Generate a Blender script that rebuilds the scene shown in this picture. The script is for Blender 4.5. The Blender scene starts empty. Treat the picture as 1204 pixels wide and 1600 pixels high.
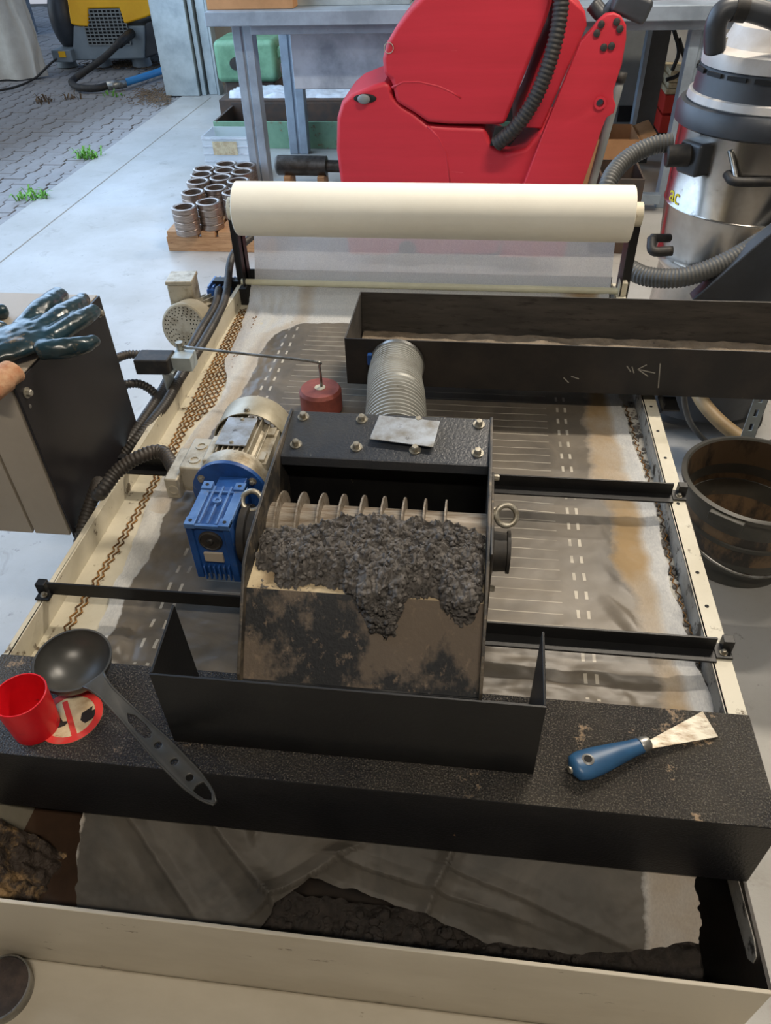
import bpy, bmesh, math, random
from mathutils import Vector, Matrix, noise
random.seed(7)
PI = math.pi
S = bpy.context.scene
COL = S.collection

# ---------------------------------------------------------------- camera, world, lights, exposure
CAM = Vector((0.0, 0.0, 1.70))
RX = Vector((0.9928, 0.11695, -0.0258)); RY = Vector((0.05684, -0.64973, -0.75804)); RZ = Vector((-0.10542, 0.75112, -0.6517))
F = 1159.96
cd = bpy.data.cameras.new('camera'); cam = bpy.data.objects.new('camera', cd); COL.objects.link(cam)
cd.sensor_fit = 'VERTICAL'; cd.sensor_height = 36.0; cd.lens = F * 36.0 / 1600.0
cd.clip_start = 0.02; cd.clip_end = 200
mw = Matrix.Identity(4)
for i in range(3):
    mw[i][0] = RX[i]; mw[i][1] = -RY[i]; mw[i][2] = -RZ[i]; mw[i][3] = CAM[i]
cam.matrix_world = mw
S.camera = cam

w = bpy.data.worlds.new('sky'); S.world = w; w.use_nodes = True
wn = w.node_tree; wn.nodes.clear()
wo = wn.nodes.new('ShaderNodeOutputWorld'); wb = wn.nodes.new('ShaderNodeBackground')
wsky = wn.nodes.new('ShaderNodeTexSky'); wsky.sky_type = 'HOSEK_WILKIE'; wsky.turbidity = 6.0
wsky.sun_direction = Vector((-0.5, -0.3, 0.8)).normalized()
wb.inputs['Strength'].default_value = 4.2
wn.links.new(wsky.outputs[0], wb.inputs['Color']); wn.links.new(wb.outputs[0], wo.inputs['Surface'])

S.view_settings.view_transform = 'Standard'; S.view_settings.look = 'None'
S.view_settings.gamma = 1.0; S.view_settings.use_curve_mapping = False
S.view_settings.exposure = 0.0

def area(name, loc, target, sx, sy, power, col):
    l = bpy.data.lights.new(name, 'AREA'); l.shape = 'RECTANGLE'; l.size = sx; l.size_y = sy
    l.energy = power; l.color = col
    o = bpy.data.objects.new(name, l); COL.objects.link(o); o.location = loc
    o.rotation_euler = (Vector(target) - Vector(loc)).to_track_quat('-Z', 'Y').to_euler()
    return o
# daylight falling in through the big door on the left
area('door_daylight', (-3.3, 4.6, 2.2), (0.2, 4.0, 0.3), 7.0, 3.4, 225, (0.50, 0.71, 1.0))
# warm hall lamps under the ceiling
LAMPS = [(1.0, 2.6, 3.6), (2.0, 4.9, 3.9), (0.4, -0.9, 3.9)]
LAMPW = [100, 85, 62]
LAMPN = ['long warm hall lamp hanging above the filter bed', 'long warm hall lamp hanging above workbench and vacuum', 'long warm hall lamp hanging behind the photographer']

# ---------------------------------------------------------------- helpers
def A(x, y, X=None, Y=None, z=None):
    d = RX * ((x - 602) / F) + RY * ((y - 800) / F) + RZ
    if z is not None: t = (z - CAM.z) / d.z
    elif Y is not None: t = Y / d.y
    else: t = X / d.x
    return CAM + d * t
def lin(c):
    return tuple(((v / 255) / 12.92 if v / 255 <= 0.04045 else ((v / 255 + 0.055) / 1.055) ** 2.4) for v in c) + (1.0,)

class NT:
    def __init__(s, name):
        s.m = bpy.data.materials.new(name); s.m.use_nodes = True
        s.t = s.m.node_tree; s.b = s.t.nodes['Principled BSDF']; s.out = s.t.nodes['Material Output']
        s.co = s.n('ShaderNodeTexCoord').outputs['Object']
    def n(s, k, **kw):
        x = s.t.nodes.new(k)
        for a, v in kw.items(): setattr(x, a, v)
        return x
    def l(s, a, b): s.t.links.new(a, b)
    def noise(s, scale, detail=4, rough=.6, vec=None, dist=0):
        x = s.n('ShaderNodeTexNoise'); x.inputs['Scale'].default_value = scale; x.inputs['Detail'].default_value = detail
        x.inputs['Roughness'].default_value = rough; x.inputs['Distortion'].default_value = dist
        s.l(vec or s.co, x.inputs['Vector']); return x.outputs['Fac']
    def ramp(s, fac, a, b, ca=(0, 0, 0, 1), cb=(1, 1, 1, 1)):
        x = s.n('ShaderNodeValToRGB'); e = x.color_ramp.elements
        e[0].position = a; e[0].color = ca; e[1].position = b; e[1].color = cb
        s.l(fac, x.inputs['Fac']); return x.outputs['Color']
    def mix(s, fac, a, b):
        x = s.n('ShaderNodeMix', data_type='RGBA')
        if isinstance(fac, (int, float)): x.inputs[0].default_value = fac
        else: s.l(fac, x.inputs[0])
        for i, v in ((6, a), (7, b)):
            if isinstance(v, tuple): x.inputs[i].default_value = v
            else: s.l(v, x.inputs[i])
        return x.outputs[2]
    def math(s, op, a, b=0.0, c=None):
        x = s.n('ShaderNodeMath', operation=op)
        for i, v in ((0, a), (1, b), (2, c)):
            if v is None: continue
            if isinstance(v, (int, float)): x.inputs[i].default_value = v
            else: s.l(v, x.inputs[i])
        return x.outputs[0]
    def mapv(s, sc=(1, 1, 1), rot=(0, 0, 0)):
        x = s.n('ShaderNodeMapping'); x.inputs['Scale'].default_value = sc; x.inputs['Rotation'].default_value = rot
        s.l(s.co, x.inputs['Vector']); return x.outputs[0]
    def bump(s, h, strength, dist=.002):
        x = s.n('ShaderNodeBump'); x.inputs['Strength'].default_value = strength; x.inputs['Distance'].default_value = dist
        s.l(h, x.inputs['Height']); s.l(x.outputs[0], s.b.inputs['Normal']); return x

def mat(name, c, rough=.5, metal=0, c2=None, sc=6, lo=.4, hi=.65, c3=None, sc3=40, lo3=.66, hi3=.72, bump=0, bsc=60, bd=.002, rough2=None, coat=0, stretch=None, spec=None):
    """base colour c, blotches c2, specks / stains c3, fine relief"""
    N = NT(name)
    vec = N.mapv(stretch) if stretch else None
    col = lin(c)
    N.b.inputs['Roughness'].default_value = rough; N.b.inputs['Metallic'].default_value = metal
    if spec is not None: N.b.inputs['Specular IOR Level'].default_value = spec
    if coat: N.b.inputs['Coat Weight'].default_value = coat; N.b.inputs['Coat Roughness'].default_value = .15
    if c2:
        f = N.ramp(N.noise(sc, 6, .65, vec), lo, hi); col = N.mix(f, col, lin(c2))
        if rough2 is not None:
            N.l(N.math('MULTIPLY_ADD', f, rough2 - rough, rough), N.b.inputs['Roughness'])
    if c3:
        g = N.ramp(N.noise(sc3, 5, .7, vec), lo3, hi3); col = N.mix(g, col, lin(c3))
    if isinstance(col, tuple): N.b.inputs['Base Color'].default_value = col
    else: N.l(col, N.b.inputs['Base Color'])
    if bump: N.bump(N.noise(bsc, 3, .6, vec), bump, bd)
    return N.m

class MB:
    def __init__(s): s.v = []; s.f = []; s.mi = []; s.cur = 0
    def add(s, vs, fs):
        o = len(s.v); s.v += [Vector(v) for v in vs]
        for f in fs: s.f.append([i + o for i in f]); s.mi.append(s.cur)
        return s
    def hexa(s, p):   # 8 points: bottom 4 ccw, top 4 ccw
        return s.add(p, [(0, 3, 2, 1), (4, 5, 6, 7), (0, 1, 5, 4), (1, 2, 6, 5), (2, 3, 7, 6), (3, 0, 4, 7)])
    def box(s, x0, x1, y0, y1, z0, z1):
        return s.hexa([(x0, y0, z0), (x1, y0, z0), (x1, y1, z0), (x0, y1, z0), (x0, y0, z1), (x1, y0, z1), (x1, y1, z1), (x0, y1, z1)])
    def obox(s, c, ax, ay, az, sx, sy, sz):
        c = Vector(c); ax = Vector(ax).normalized() * sx / 2; ay = Vector(ay).normalized() * sy / 2; az = Vector(az).normalized() * sz / 2
        return s.hexa([c - ax - ay - az, c + ax - ay - az, c + ax + ay - az, c - ax + ay - az, c - ax - ay + az, c + ax - ay + az, c + ax + ay + az, c - ax + ay + az])
    def bar(s, p, q, wd, ht, up=(0, 0, 1)):
        p = Vector(p); q = Vector(q); d = (q - p); L = d.length; d.normalize()
        x = d.cross(Vector(up)).normalized(); u = x.cross(d)
        return s.obox((p + q) / 2, d, x, u, L, wd, ht)
    def frame(s, d):
        d = Vector(d).normalized(); a = Vector((0, 0, 1)) if abs(d.z) < .9 else Vector((1, 0, 0))
        u = d.cross(a).normalized(); return d, u, d.cross(u)
    def lathe(s, prof, o, axis=(0, 0, 1), n=32, cap0=True, cap1=True, closed=False):
        """prof = [(radius, height)]"""
        d, u, w_ = s.frame(axis); o = Vector(o); vs = []; fs = []
        for r, h in prof:
            for k in range(n):
                a = 2 * PI * k / n; vs.append(o + d * h + (u * math.cos(a) + w_ * math.sin(a)) * r)
        m = len(prof)
        for j in range(m - 1 + (1 if closed else 0)):
            for k in range(n):
                a = j * n + k; b = j * n + (k + 1) % n; c = ((j + 1) % m) * n
                fs.append((a, b, c + (k + 1) % n, c + k))
        if not closed:
            if cap0: fs.append(tuple(range(n - 1, -1, -1)))
            if cap1: fs.append(tuple((m - 1) * n + k for k in range(n)))
        return s.add(vs, fs)
    def cyl(s, p, q, r, r2=None, n=20, cap=True):
        p = Vector(p); q = Vector(q); L = (q - p).length
        return s.lathe([(r, 0), (r if r2 is None else r2, L)], p, q - p, n, cap, cap)
    def tube(s, pts, r, n=10, cap=True, flat=1.0, upv=None):
        pts = [Vector(p) for p in pts]; m = len(pts)
        rs = r if isinstance(r, (list, tuple)) else [r] * m
        t0 = (pts[1] - pts[0]).normalized()
        if upv: u = Vector(upv); u = (u - t0 * u.dot(t0)).normalized()
        else: _, u, _ = s.frame(t0)
        vs = []; fs = []
        for i in range(m):
            t = (pts[min(i + 1, m - 1)] - pts[max(i - 1, 0)]).normalized()
            u = (u - t * u.dot(t)).normalized(); v_ = t.cross(u)
            for k in range(n):
                a = 2 * PI * k / n; vs.append(pts[i] + (u * math.cos(a) * flat + v_ * math.sin(a)) * rs[i])
        for i in range(m - 1):
            for k in range(n):
                a = i * n + k; b = i * n + (k + 1) % n; fs.append((a, b, b + n, a + n))
        if cap: fs.append(tuple(range(n - 1, -1, -1))); fs.append(tuple((m - 1) * n + k for k in range(n)))
        return s.add(vs, fs)
    def torus(s, c, axis, R, r, n=32, k=12):
        d, u, w_ = s.frame(axis); c = Vector(c); vs = []; fs = []
        for i in range(n):
            a = 2 * PI * i / n; e = u * math.cos(a) + w_ * math.sin(a)
            for j in range(k):
                b = 2 * PI * j / k; vs.append(c + e * (R + r * math.cos(b)) + d * r * math.sin(b))
        for i in range(n):
            for j in range(k):
                fs.append((i * k + j, ((i + 1) % n) * k + j, ((i + 1) % n) * k + (j + 1) % k, i * k + (j + 1) % k))
        return s.add(vs, fs)
    def ball(s, c, r, nu=12, nv=8, sc=(1, 1, 1)):
        c = Vector(c); vs = [c + Vector((0, 0, -r * sc[2]))]; fs = []
        for j in range(1, nv):
            b = -PI / 2 + PI * j / nv
            for i in range(nu):
                a = 2 * PI * i / nu
                vs.append(c + Vector((r * sc[0] * math.cos(b) * math.cos(a), r * sc[1] * math.cos(b) * math.sin(a), r * sc[2] * math.sin(b))))
        vs.append(c + Vector((0, 0, r * sc[2])))
        for i in range(nu): fs.append((0, 1 + (i + 1) % nu, 1 + i))
        for j in range(nv - 2):
            for i in range(nu):
                a = 1 + j * nu + i; b = 1 + j * nu + (i + 1) % nu; fs.append((a, b, b + nu, a + nu))
        t = 1 + (nv - 2) * nu
        for i in range(nu): fs.append((t + i, t + (i + 1) % nu, len(vs) - 1))
        return s.add(vs, fs)
    def prism(s, poly, o, u, v, d):
        """polygon in plane (o,u,v) extruded along vector d"""
        o = Vector(o); u = Vector(u); v = Vector(v); d = Vector(d); n = len(poly)
        a = [o + u * p[0] + v * p[1] for p in poly]
        return s.add(a + [p + d for p in a], [tuple(range(n - 1, -1, -1)), tuple(range(n, 2 * n))] + [(i, (i + 1) % n, n + (i + 1) % n, n + i) for i in range(n)])
    def grid(s, fn, nu, nv, thick=None):
        vs = [fn(i / nu, j / nv) for j in range(nv + 1) for i in range(nu + 1)]
        fs = [(j * (nu + 1) + i, j * (nu + 1) + i + 1, (j + 1) * (nu + 1) + i + 1, (j + 1) * (nu + 1) + i) for j in range(nv) for i in range(nu)]
        return s.add(vs, fs)
    def plate(s, outs, th, o, u, v, bev=0, res=1):
        """flat outline(s) with holes, extruded by th centred on the plane, via a 2D curve"""
        cu = bpy.data.curves.new('t', 'CURVE'); cu.dimensions = '2D'; cu.fill_mode = 'BOTH'
        cu.extrude = max(th / 2 - bev, 1e-5); cu.bevel_depth = bev; cu.offset = -bev; cu.bevel_resolution = res
        for p in outs:
            sp = cu.splines.new('POLY'); sp.points.add(len(p) - 1); sp.use_cyclic_u = True
            for i, q in enumerate(p): sp.points[i].co = (q[0], q[1], 0, 1)
        ob = bpy.data.objects.new('t', cu); me = bpy.data.meshes.new_from_object(ob)
        u = Vector(u).normalized(); v = Vector(v).normalized(); w_ = u.cross(v); o = Vector(o)
        s.add([o + u * q.co.x + v * q.co.y + w_ * q.co.z for q in me.vertices], [tuple(f.vertices) for f in me.polygons])
        bpy.data.objects.remove(ob); bpy.data.curves.remove(cu); bpy.data.meshes.remove(me)
        return s
    def build(s, name, m, parent=None, smooth=30, bevel=0, seg=2, recalc=True):
        org = wloc(parent) if parent else Vector((0, 0, 0))
        me = bpy.data.meshes.new(name); me.from_pydata([v - org for v in s.v], [], s.f)
        ms = m if isinstance(m, (list, tuple)) else [m]
        for x in ms: me.materials.append(x)
        if len(ms) > 1: me.polygons.foreach_set('material_index', s.mi)
        if recalc:
            bm = bmesh.new(); bm.from_mesh(me); bmesh.ops.remove_doubles(bm, verts=bm.verts, dist=1e-6)
            bmesh.ops.recalc_face_normals(bm, faces=bm.faces); bm.to_mesh(me); bm.free()
        if smooth:
            me.polygons.foreach_set('use_smooth', [True] * len(me.polygons))
            if smooth < 180: me.set_sharp_from_angle(angle=math.radians(smooth))
        me.update()
        o = bpy.data.objects.new(name, me); COL.objects.link(o)
        if parent: o.parent = parent
        if bevel:
            b = o.modifiers.new('bevel', 'BEVEL'); b.width = bevel; b.segments = seg; b.limit_method = 'ANGLE'; b.angle_limit = math.radians(40); b.harden_normals = True
        return o
def wloc(o):
    v = Vector((0, 0, 0))
    while o: v = v + o.location; o = o.parent
    return v
def thing(name, label, cat, loc=(0, 0, 0), group=None):
    o = bpy.data.objects.new(name, None); COL.objects.link(o); o.location = loc; o.empty_display_size = .05
    return tag(o, label, cat, group)
def tag(o, label, cat, group=None, kind=None):
    o['label'] = label; o['category'] = cat
    if group: o['group'] = group
    if kind: o['kind'] = kind
    return o
def struct(o): o['kind'] = 'structure'; return o
def smoothpts(pts, n=8):
    """Catmull-Rom through pts"""
    P = [Vector(p) for p in pts]; P = [P[0] * 2 - P[1]] + P + [P[-1] * 2 - P[-2]]; out = []
    for i in range(1, len(P) - 2):
        for k in range(n):
            t = k / n; a, b, c, d = P[i - 1], P[i], P[i + 1], P[i + 2]
            out.append(.5 * ((2 * b) + (c - a) * t + (2 * a - 5 * b + 4 * c - d) * t * t + (3 * b - a - 3 * c + d) * t ** 3))
    out.append(P[-2]); return out
def resample(pts, step):
    P = [Vector(p) for p in pts]; out = [P[0]]; acc = 0
    for a, b in zip(P, P[1:]):
        L = (b - a).length
        if L < 1e-9: continue
        t = step - acc
        while t <= L: out.append(a + (b - a) * (t / L)); t += step
        acc = L - (t - step)
    return out
def ribbed(mb, pts, r, amp, pitch, n=12):
    P = resample(smoothpts(pts, 24), pitch / 4)
    prof = [0, amp, amp, 0]
    mb.tube(P, [r + prof[i % 4] for i in range(len(P))], n); return P
def circ(cx, cy, r, n=16, ph=0): return [(cx + r * math.cos(2 * PI * i / n + ph), cy + r * math.sin(2 * PI * i / n + ph)) for i in range(n)]
def bolt(mb, p, axis=(0, 0, 1), r=.007, h=.006):
    mb.lathe([(r * 1.55, 0), (r * 1.55, h * .25)], p, axis, 20)
    d = Vector(axis).normalized()
    mb.lathe([(r, 0), (r, h * .8), (r * .8, h)], Vector(p) + d * h * .25, axis, 6)
def interp(tab, x):
    if x <= tab[0][0]: return tab[0][1]
    for (a, b), (c, d) in zip(tab, tab[1:]):
        if x <= c: return b + (d - b) * (x - a) / (c - a)
    return tab[-1][1]
def fbm(x, y, z=0, o=5, h=1.0, l=2.0): return noise.fractal(Vector((x, y, z)), h, l, o)
def sstep(a, b, x):
    t = max(0, min(1, (x - a) / (b - a))); return t * t * (3 - 2 * t)

# ---------------------------------------------------------------- materials
M = {}
M['cream'] = mat('cream_paint', (206, 199, 180), .55, c2=(188, 180, 158), sc=5, c3=(92, 78, 58), sc3=26, lo3=.61, hi3=.68, bump=.15, bsc=90)
M['cream_dirty'] = mat('cream_paint_dirty', (200, 198, 190), .5, c2=(150, 146, 138), sc=9, lo=.35, hi=.6, c3=(48, 45, 42), sc3=24, lo3=.53, hi3=.6, bump=.2, bsc=80)
M['cream_front'] = mat('cream_front', (190, 182, 166), .5, c2=(172, 163, 146), sc=4, c3=(96, 82, 64), sc3=26, lo3=.655, hi3=.70, stretch=(.45, 1, 1), bump=.1, bsc=70)
M['black'] = mat('black_paint', (15, 15, 17), .45, c2=(26, 26, 26), sc=9, c3=(92, 84, 72), sc3=42, lo3=.69, hi3=.76, bump=.15, bsc=140, spec=.4)
M['black_tex'] = mat('black_front', (14, 14, 18), .4, c2=(24, 24, 27), sc=6, c3=(140, 110, 80), sc3=9, lo3=.70, hi3=.73, bump=.35, bsc=240, bd=.002, spec=.35)
def gritty():
    N = NT('black_gritty_top')
    f = N.ramp(N.noise(3.2, 5, .6), .42, .62); c = N.mix(f, lin((34, 34, 37)), lin((66, 62, 56)))
    g = N.noise(420, 2, .6); c = N.mix(N.ramp(g, .52, .68), c, lin((112, 106, 96)))
    p = N.ramp(N.noise(10, 7, .75), .60, .635); c = N.mix(N.math('MULTIPLY', p, .9), c, lin((172, 148, 120)))
    N.l(c, N.b.inputs['Base Color']); N.l(N.math('MULTIPLY_ADD', p, .4, .27), N.b.inputs['Roughness'])
    N.bump(N.noise(330, 3, .6), 1.0, .006); return N.m
M['gritty'] = gritty()
M['black_cover'] = mat('black_cover', (46, 50, 57), .33, c2=(62, 63, 64), sc=6, c3=(120, 120, 116), sc3=30, lo3=.68, hi3=.76, bump=.55, bsc=190, bd=.0015)
M['black_box'] = mat('black_box_top', (34, 37, 43), .38, c2=(64, 61, 54), sc=7, lo=.5, hi=.7, c3=(118, 100, 78), sc3=13, lo3=.71, hi3=.77, bump=.5, bsc=240, bd=.0015)
M['zinc'] = mat('zinc_plated', (172, 168, 156), .4, .6, c2=(128, 120, 104), sc=60)
M['steel'] = mat('bare_steel', (170, 170, 168), .34, .85, c2=(120, 118, 112), sc=30, c3=(60, 55, 50), sc3=50, lo3=.64, hi3=.72)
M['galv'] = mat('galvanised', (178, 188, 190), .5, .4, c2=(150, 160, 164), sc=5, c3=(110, 104, 95), sc3=14, lo3=.68, hi3=.76, bump=.1, bsc=30)
M['alu'] = mat('cast_aluminium', (186, 178, 160), .45, .35, c2=(120, 106, 82), sc=22, lo=.45, hi=.7, c3=(70, 60, 48), sc3=60, lo3=.64, hi3=.72, bump=.3, bsc=120)
M['alu_plate'] = mat('worn_alu_plate', (170, 178, 188), .4, .4, c2=(130, 128, 122), sc=26, c3=(60, 56, 50), sc3=40, lo3=.6, hi3=.7)
M['blue'] = mat('blue_casting', (38, 84, 152), .38, .1, c2=(30, 64, 118), sc=14, c3=(120, 125, 125), sc3=48, lo3=.64, hi3=.75, bump=.2, bsc=140)
M['blue_top'] = mat('blue_casting_worn', (92, 128, 180), .35, .2, c2=(58, 96, 152), sc=18, c3=(110, 104, 92), sc3=50, lo3=.62, hi3=.7)
M['rubber'] = mat('black_rubber', (32, 31, 31), .6, c2=(58, 52, 45), sc=30, lo=.45, hi=.7)
M['conduit'] = mat('conduit_plastic', (52, 49, 46), .5, c2=(74, 66, 58), sc=16, lo=.45, hi=.7, c3=(40, 38, 36), sc3=60, lo3=.6, hi3=.7)
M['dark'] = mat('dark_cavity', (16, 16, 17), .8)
M['paper_roll'] = mat('paper_roll_white', (240, 236, 222), .85, c2=(234, 229, 214), sc=3, bump=.08, bsc=400, spec=.2)
M['rod'] = mat('rod_cream', (206, 204, 178), .45, c2=(190, 188, 165), sc=8)
M['grey_frame'] = mat('grey_frame_paint', (150, 164, 178), .5, c2=(124, 136, 148), sc=4, c3=(98, 102, 104), sc3=20, lo3=.66, hi3=.72, bump=.1)
M['panel_grey'] = mat('grey_panel_paint', (188, 200, 214), .5, c2=(138, 150, 165), sc=3)
M['red'] = mat('red_plastic', (188, 42, 56), .5, c2=(176, 38, 50), sc=3, lo=.4, hi=.7, c3=(216, 110, 112), sc3=7, lo3=.695, hi3=.73, bump=.12, bsc=120, spec=.4, stretch=(.35, 1, 5))
M['red_cup'] = mat('red_cup_plastic', (214, 22, 34), .35, c2=(196, 20, 32), sc=12, c3=(110, 30, 30), sc3=55, lo3=.63, hi3=.72, spec=.4)
M['float'] = mat('float_red', (150, 78, 66), .6, c2=(122, 62, 54), sc=20, c3=(90, 50, 44), sc3=60, lo3=.62, hi3=.7, bump=.2, bsc=150)
M['hose_grey'] = mat('hose_grey', (150, 150, 144), .45, .15, c2=(128, 126, 118), sc=20, lo=.45, hi=.7, c3=(80, 74, 66), sc3=40, lo3=.64, hi3=.72)
M['vac_hose'] = mat('vac_hose_plastic', (84, 84, 82), .5, c2=(70, 70, 68), sc=15)
M['chrome'] = mat('stainless_tank', (188, 184, 178), .16, 1.0, c2=(160, 155, 148), sc=4, c3=(120, 112, 100), sc3=22, lo3=.64, hi3=.74, rough2=.26)
M['vac_grey'] = mat('vac_head_grey', (188, 186, 184), .42, c2=(172, 164, 156), sc=6)
M['vac_dark'] = mat('vac_dark_plastic', (58, 62, 68), .4, c2=(48, 50, 54), sc=6)
M['wood'] = mat('pallet_wood', (190, 146, 104), .7, c2=(160, 116, 78), sc=9, stretch=(1, 8, 8), c3=(110, 80, 56), sc3=18, lo3=.64, hi3=.72, bump=.3, bsc=60)
M['ring'] = mat('turned_steel', (172, 158, 148), .32, .85, c2=(118, 104, 94), sc=18, stretch=(1, 1, 12))
M['green'] = mat('old_green_paint', (122, 158, 130), .55, c2=(104, 142, 116), sc=6, c3=(126, 88, 62), sc3=12, lo3=.58, hi3=.66)
M['green_mach'] = mat('green_machine', (112, 158, 128), .5, c2=(90, 134, 106), sc=8)
M['rustin'] = mat('rusty_inside', (84, 66, 54), .7, c2=(60, 56, 54), sc=8)
M['cardboard'] = mat('cardboard', (188, 140, 96), .8, c2=(172, 126, 84), sc=7)
M['yellow'] = mat('yellow_shell', (255, 192, 24), .42, c2=(246, 178, 18), sc=3)
M['comp_grey'] = mat('compressor_grey', (134, 144, 150), .5, c2=(120, 130, 136), sc=3)
M['tarp'] = mat('tarpaulin', (206, 202, 192), .7, c2=(176, 170, 158), sc=2.2, bump=.3, bsc=8, bd=.02)
M['bluehose'] = mat('blue_hose', (60, 150, 215), .4)
M['white_sheet'] = mat('white_plastic_sheet', (205, 212, 220), .4, c2=(180, 188, 198), sc=12, bump=.5, bsc=30, bd=.01)
M['ladle'] = mat('ladle_nylon', (58, 58, 56), .34, c2=(74, 72, 68), sc=14, lo=.45, hi=.7, c3=(132, 118, 98), sc3=24, lo3=.72, hi3=.77, spec=.5)
M['glove'] = mat('nitrile_glove', (24, 54, 66), .28, c2=(24, 42, 46), sc=16, lo=.4, hi=.6, c3=(140, 118, 86), sc3=14, lo3=.60, hi3=.72, bump=.15, bsc=60, bd=.002, coat=.25)
M['cuff'] = mat('glove_cuff', (196, 156, 122), .85, c2=(170, 116, 82), sc=40, bump=.5, bsc=200)
M['cab_grey'] = mat('cabinet_grey', (170, 160, 146), .5, c2=(158, 148, 134), sc=3, c3=(90, 80, 70), sc3=30, lo3=.73, hi3=.78)
M['cab_black'] = mat('cabinet_black', (26, 24, 27), .38, c2=(34, 31, 33), sc=5, c3=(120, 112, 102), sc3=34, lo3=.72, hi3=.76, spec=.4)
M['barrel'] = mat('barrel_rubber', (62, 62, 58), .5, c2=(78, 75, 68), sc=7, c3=(110, 95, 76), sc3=10, lo3=.66, hi3=.78)
M['barrel_in'] = mat('barrel_mud', (54, 50, 46), .55, c2=(118, 96, 72), sc=9, lo=.44, hi=.56, stretch=(1, 1, .4), bump=.4, bsc=30, bd=.005)
M['tan_hose'] = mat('tan_hose', (158, 132, 92), .5, c2=(136, 112, 78), sc=9)
M['handle_blue'] = mat('handle_blue', (40, 84, 124), .4, c2=(34, 66, 98), sc=14, lo=.4, hi=.7, c3=(110, 112, 108), sc3=50, lo3=.7, hi3=.78)
M['blade'] = mat('scraper_blade', (176, 172, 160), .4, .5, c2=(130, 116, 98), sc=30, lo=.4, hi=.6, c3=(90, 74, 58), sc3=55, lo3=.6, hi3=.7, stretch=(1, 2.5, 1))
M['chute'] = mat('chute_worn', (46, 47, 49), .5, c2=(108, 96, 84), sc=7, lo=.46, hi=.52, c3=(128, 112, 96), sc3=60, lo3=.58, hi3=.68, bump=.4, bsc=160, stretch=(1, 1, .5), rough2=.75)
M['shelf'] = mat('shelf_tan', (196, 180, 148), .55, c2=(160, 140, 110), sc=14, c3=(70, 62, 52), sc3=30, lo3=.62, hi3=.7)
M['plate_dirt'] = mat('side_plate_muddy', (44, 42, 40), .5, c2=(94, 84, 70), sc=14, lo=.45, hi=.62, c3=(120, 106, 86), sc3=50, lo3=.62, hi3=.7, bump=.5, bsc=120)
M['drum'] = mat('drum_steel', (150, 142, 130), .5, .3, c2=(110, 94, 76), sc=20, stretch=(1, 8, 8))
M['wire'] = mat('rusty_wire', (150, 106, 50), .45, .5, c2=(66, 46, 30), sc=50)
M['sticker_white'] = mat('sticker_cream', (212, 198, 164), .6, c2=(176, 150, 116), sc=24, c3=(90, 70, 52), sc3=60, lo3=.62, hi3=.7)
M['sticker_red'] = mat('sticker_red', (206, 52, 48), .55, c2=(190, 90, 80), sc=30, lo=.5, hi=.7)
M['sticker_black'] = mat('sticker_black', (34, 30, 28), .6)
M['chalk'] = mat('chalk', (150, 146, 138), .9)
M['red_box'] = mat('red_box', (196, 44, 30), .6)
M['machine_grey'] = mat('machine_grey', (132, 136, 136), .55, c2=(116, 120, 120), sc=3)
M['duct'] = mat('duct_steel', (34, 32, 32), .45, c2=(52, 46, 42), sc=7, lo=.45, hi=.7, c3=(96, 86, 74), sc3=30, lo3=.69, hi3=.77, bump=.2, bsc=60, spec=.4)
M['duct_in'] = mat('duct_inside', (52, 50, 48), .6, c2=(72, 68, 64), sc=5, stretch=(1, 3, 6), c3=(40, 37, 34), sc3=14, lo3=.55, hi3=.66)
M['residue'] = mat('dry_residue', (140, 126, 108), .85, c2=(110, 98, 84), sc=18, c3=(58, 52, 46), sc3=16, lo3=.66, hi3=.72, bump=.8, bsc=70, bd=.006)
M['yellow_print'] = mat('yellow_print', (226, 204, 30), .5)
M['grass'] = mat('weeds', (110, 168, 62), .7, c2=(84, 138, 48), sc=30)
M['litter'] = mat('dry_litter', (118, 98, 76), .9, c2=(88, 72, 56), sc=30)
M['brown_water'] = mat('brown_water', (72, 54, 42), .1, c2=(54, 42, 34), sc=5)
M['crust'] = mat('mud_crust', (60, 50, 42), .75, c2=(158, 128, 88), sc=12, lo=.5, hi=.6, bump=.8, bsc=60, bd=.01)
M['mudtin'] = mat('muddy_disc', (74, 62, 56), .55, c2=(50, 42, 40), sc=26, lo=.4, hi=.6, c3=(30, 26, 24), sc3=40, lo3=.62, hi3=.7, bump=.5, bsc=70)
M['tank_in'] = mat('tank_inside_dark', (30, 28, 27), .4, c2=(52, 44, 38), sc=9, bump=.2, bsc=60)
M['wallpaint'] = mat('wall_paint', (168, 160, 148), .8, c2=(150, 142, 130), sc=2)
M['ceilpaint'] = mat('ceiling_paint', (190, 186, 178), .9)
M['farwall'] = mat('grey_timber', (120, 124, 130), .8, c2=(96, 100, 108), sc=3, stretch=(.4, 1, 8))

def sludge_mat(name, a, b, rough):
    N = NT(name)
    f = N.ramp(N.noise(60, 6, .7), .3, .75)
    N.l(N.mix(f, lin(a), lin(b)), N.b.inputs['Base Color'])
    N.b.inputs['Roughness'].default_value = rough
    N.bump(N.noise(260, 6, .75), .9, .004); return N.m
M['sludge'] = sludge_mat('dark_sludge', (66, 64, 63), (138, 132, 126), .66)
M['sludge_wet'] = sludge_mat('wet_sludge', (34, 31, 29), (74, 66, 60), .45)

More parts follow.
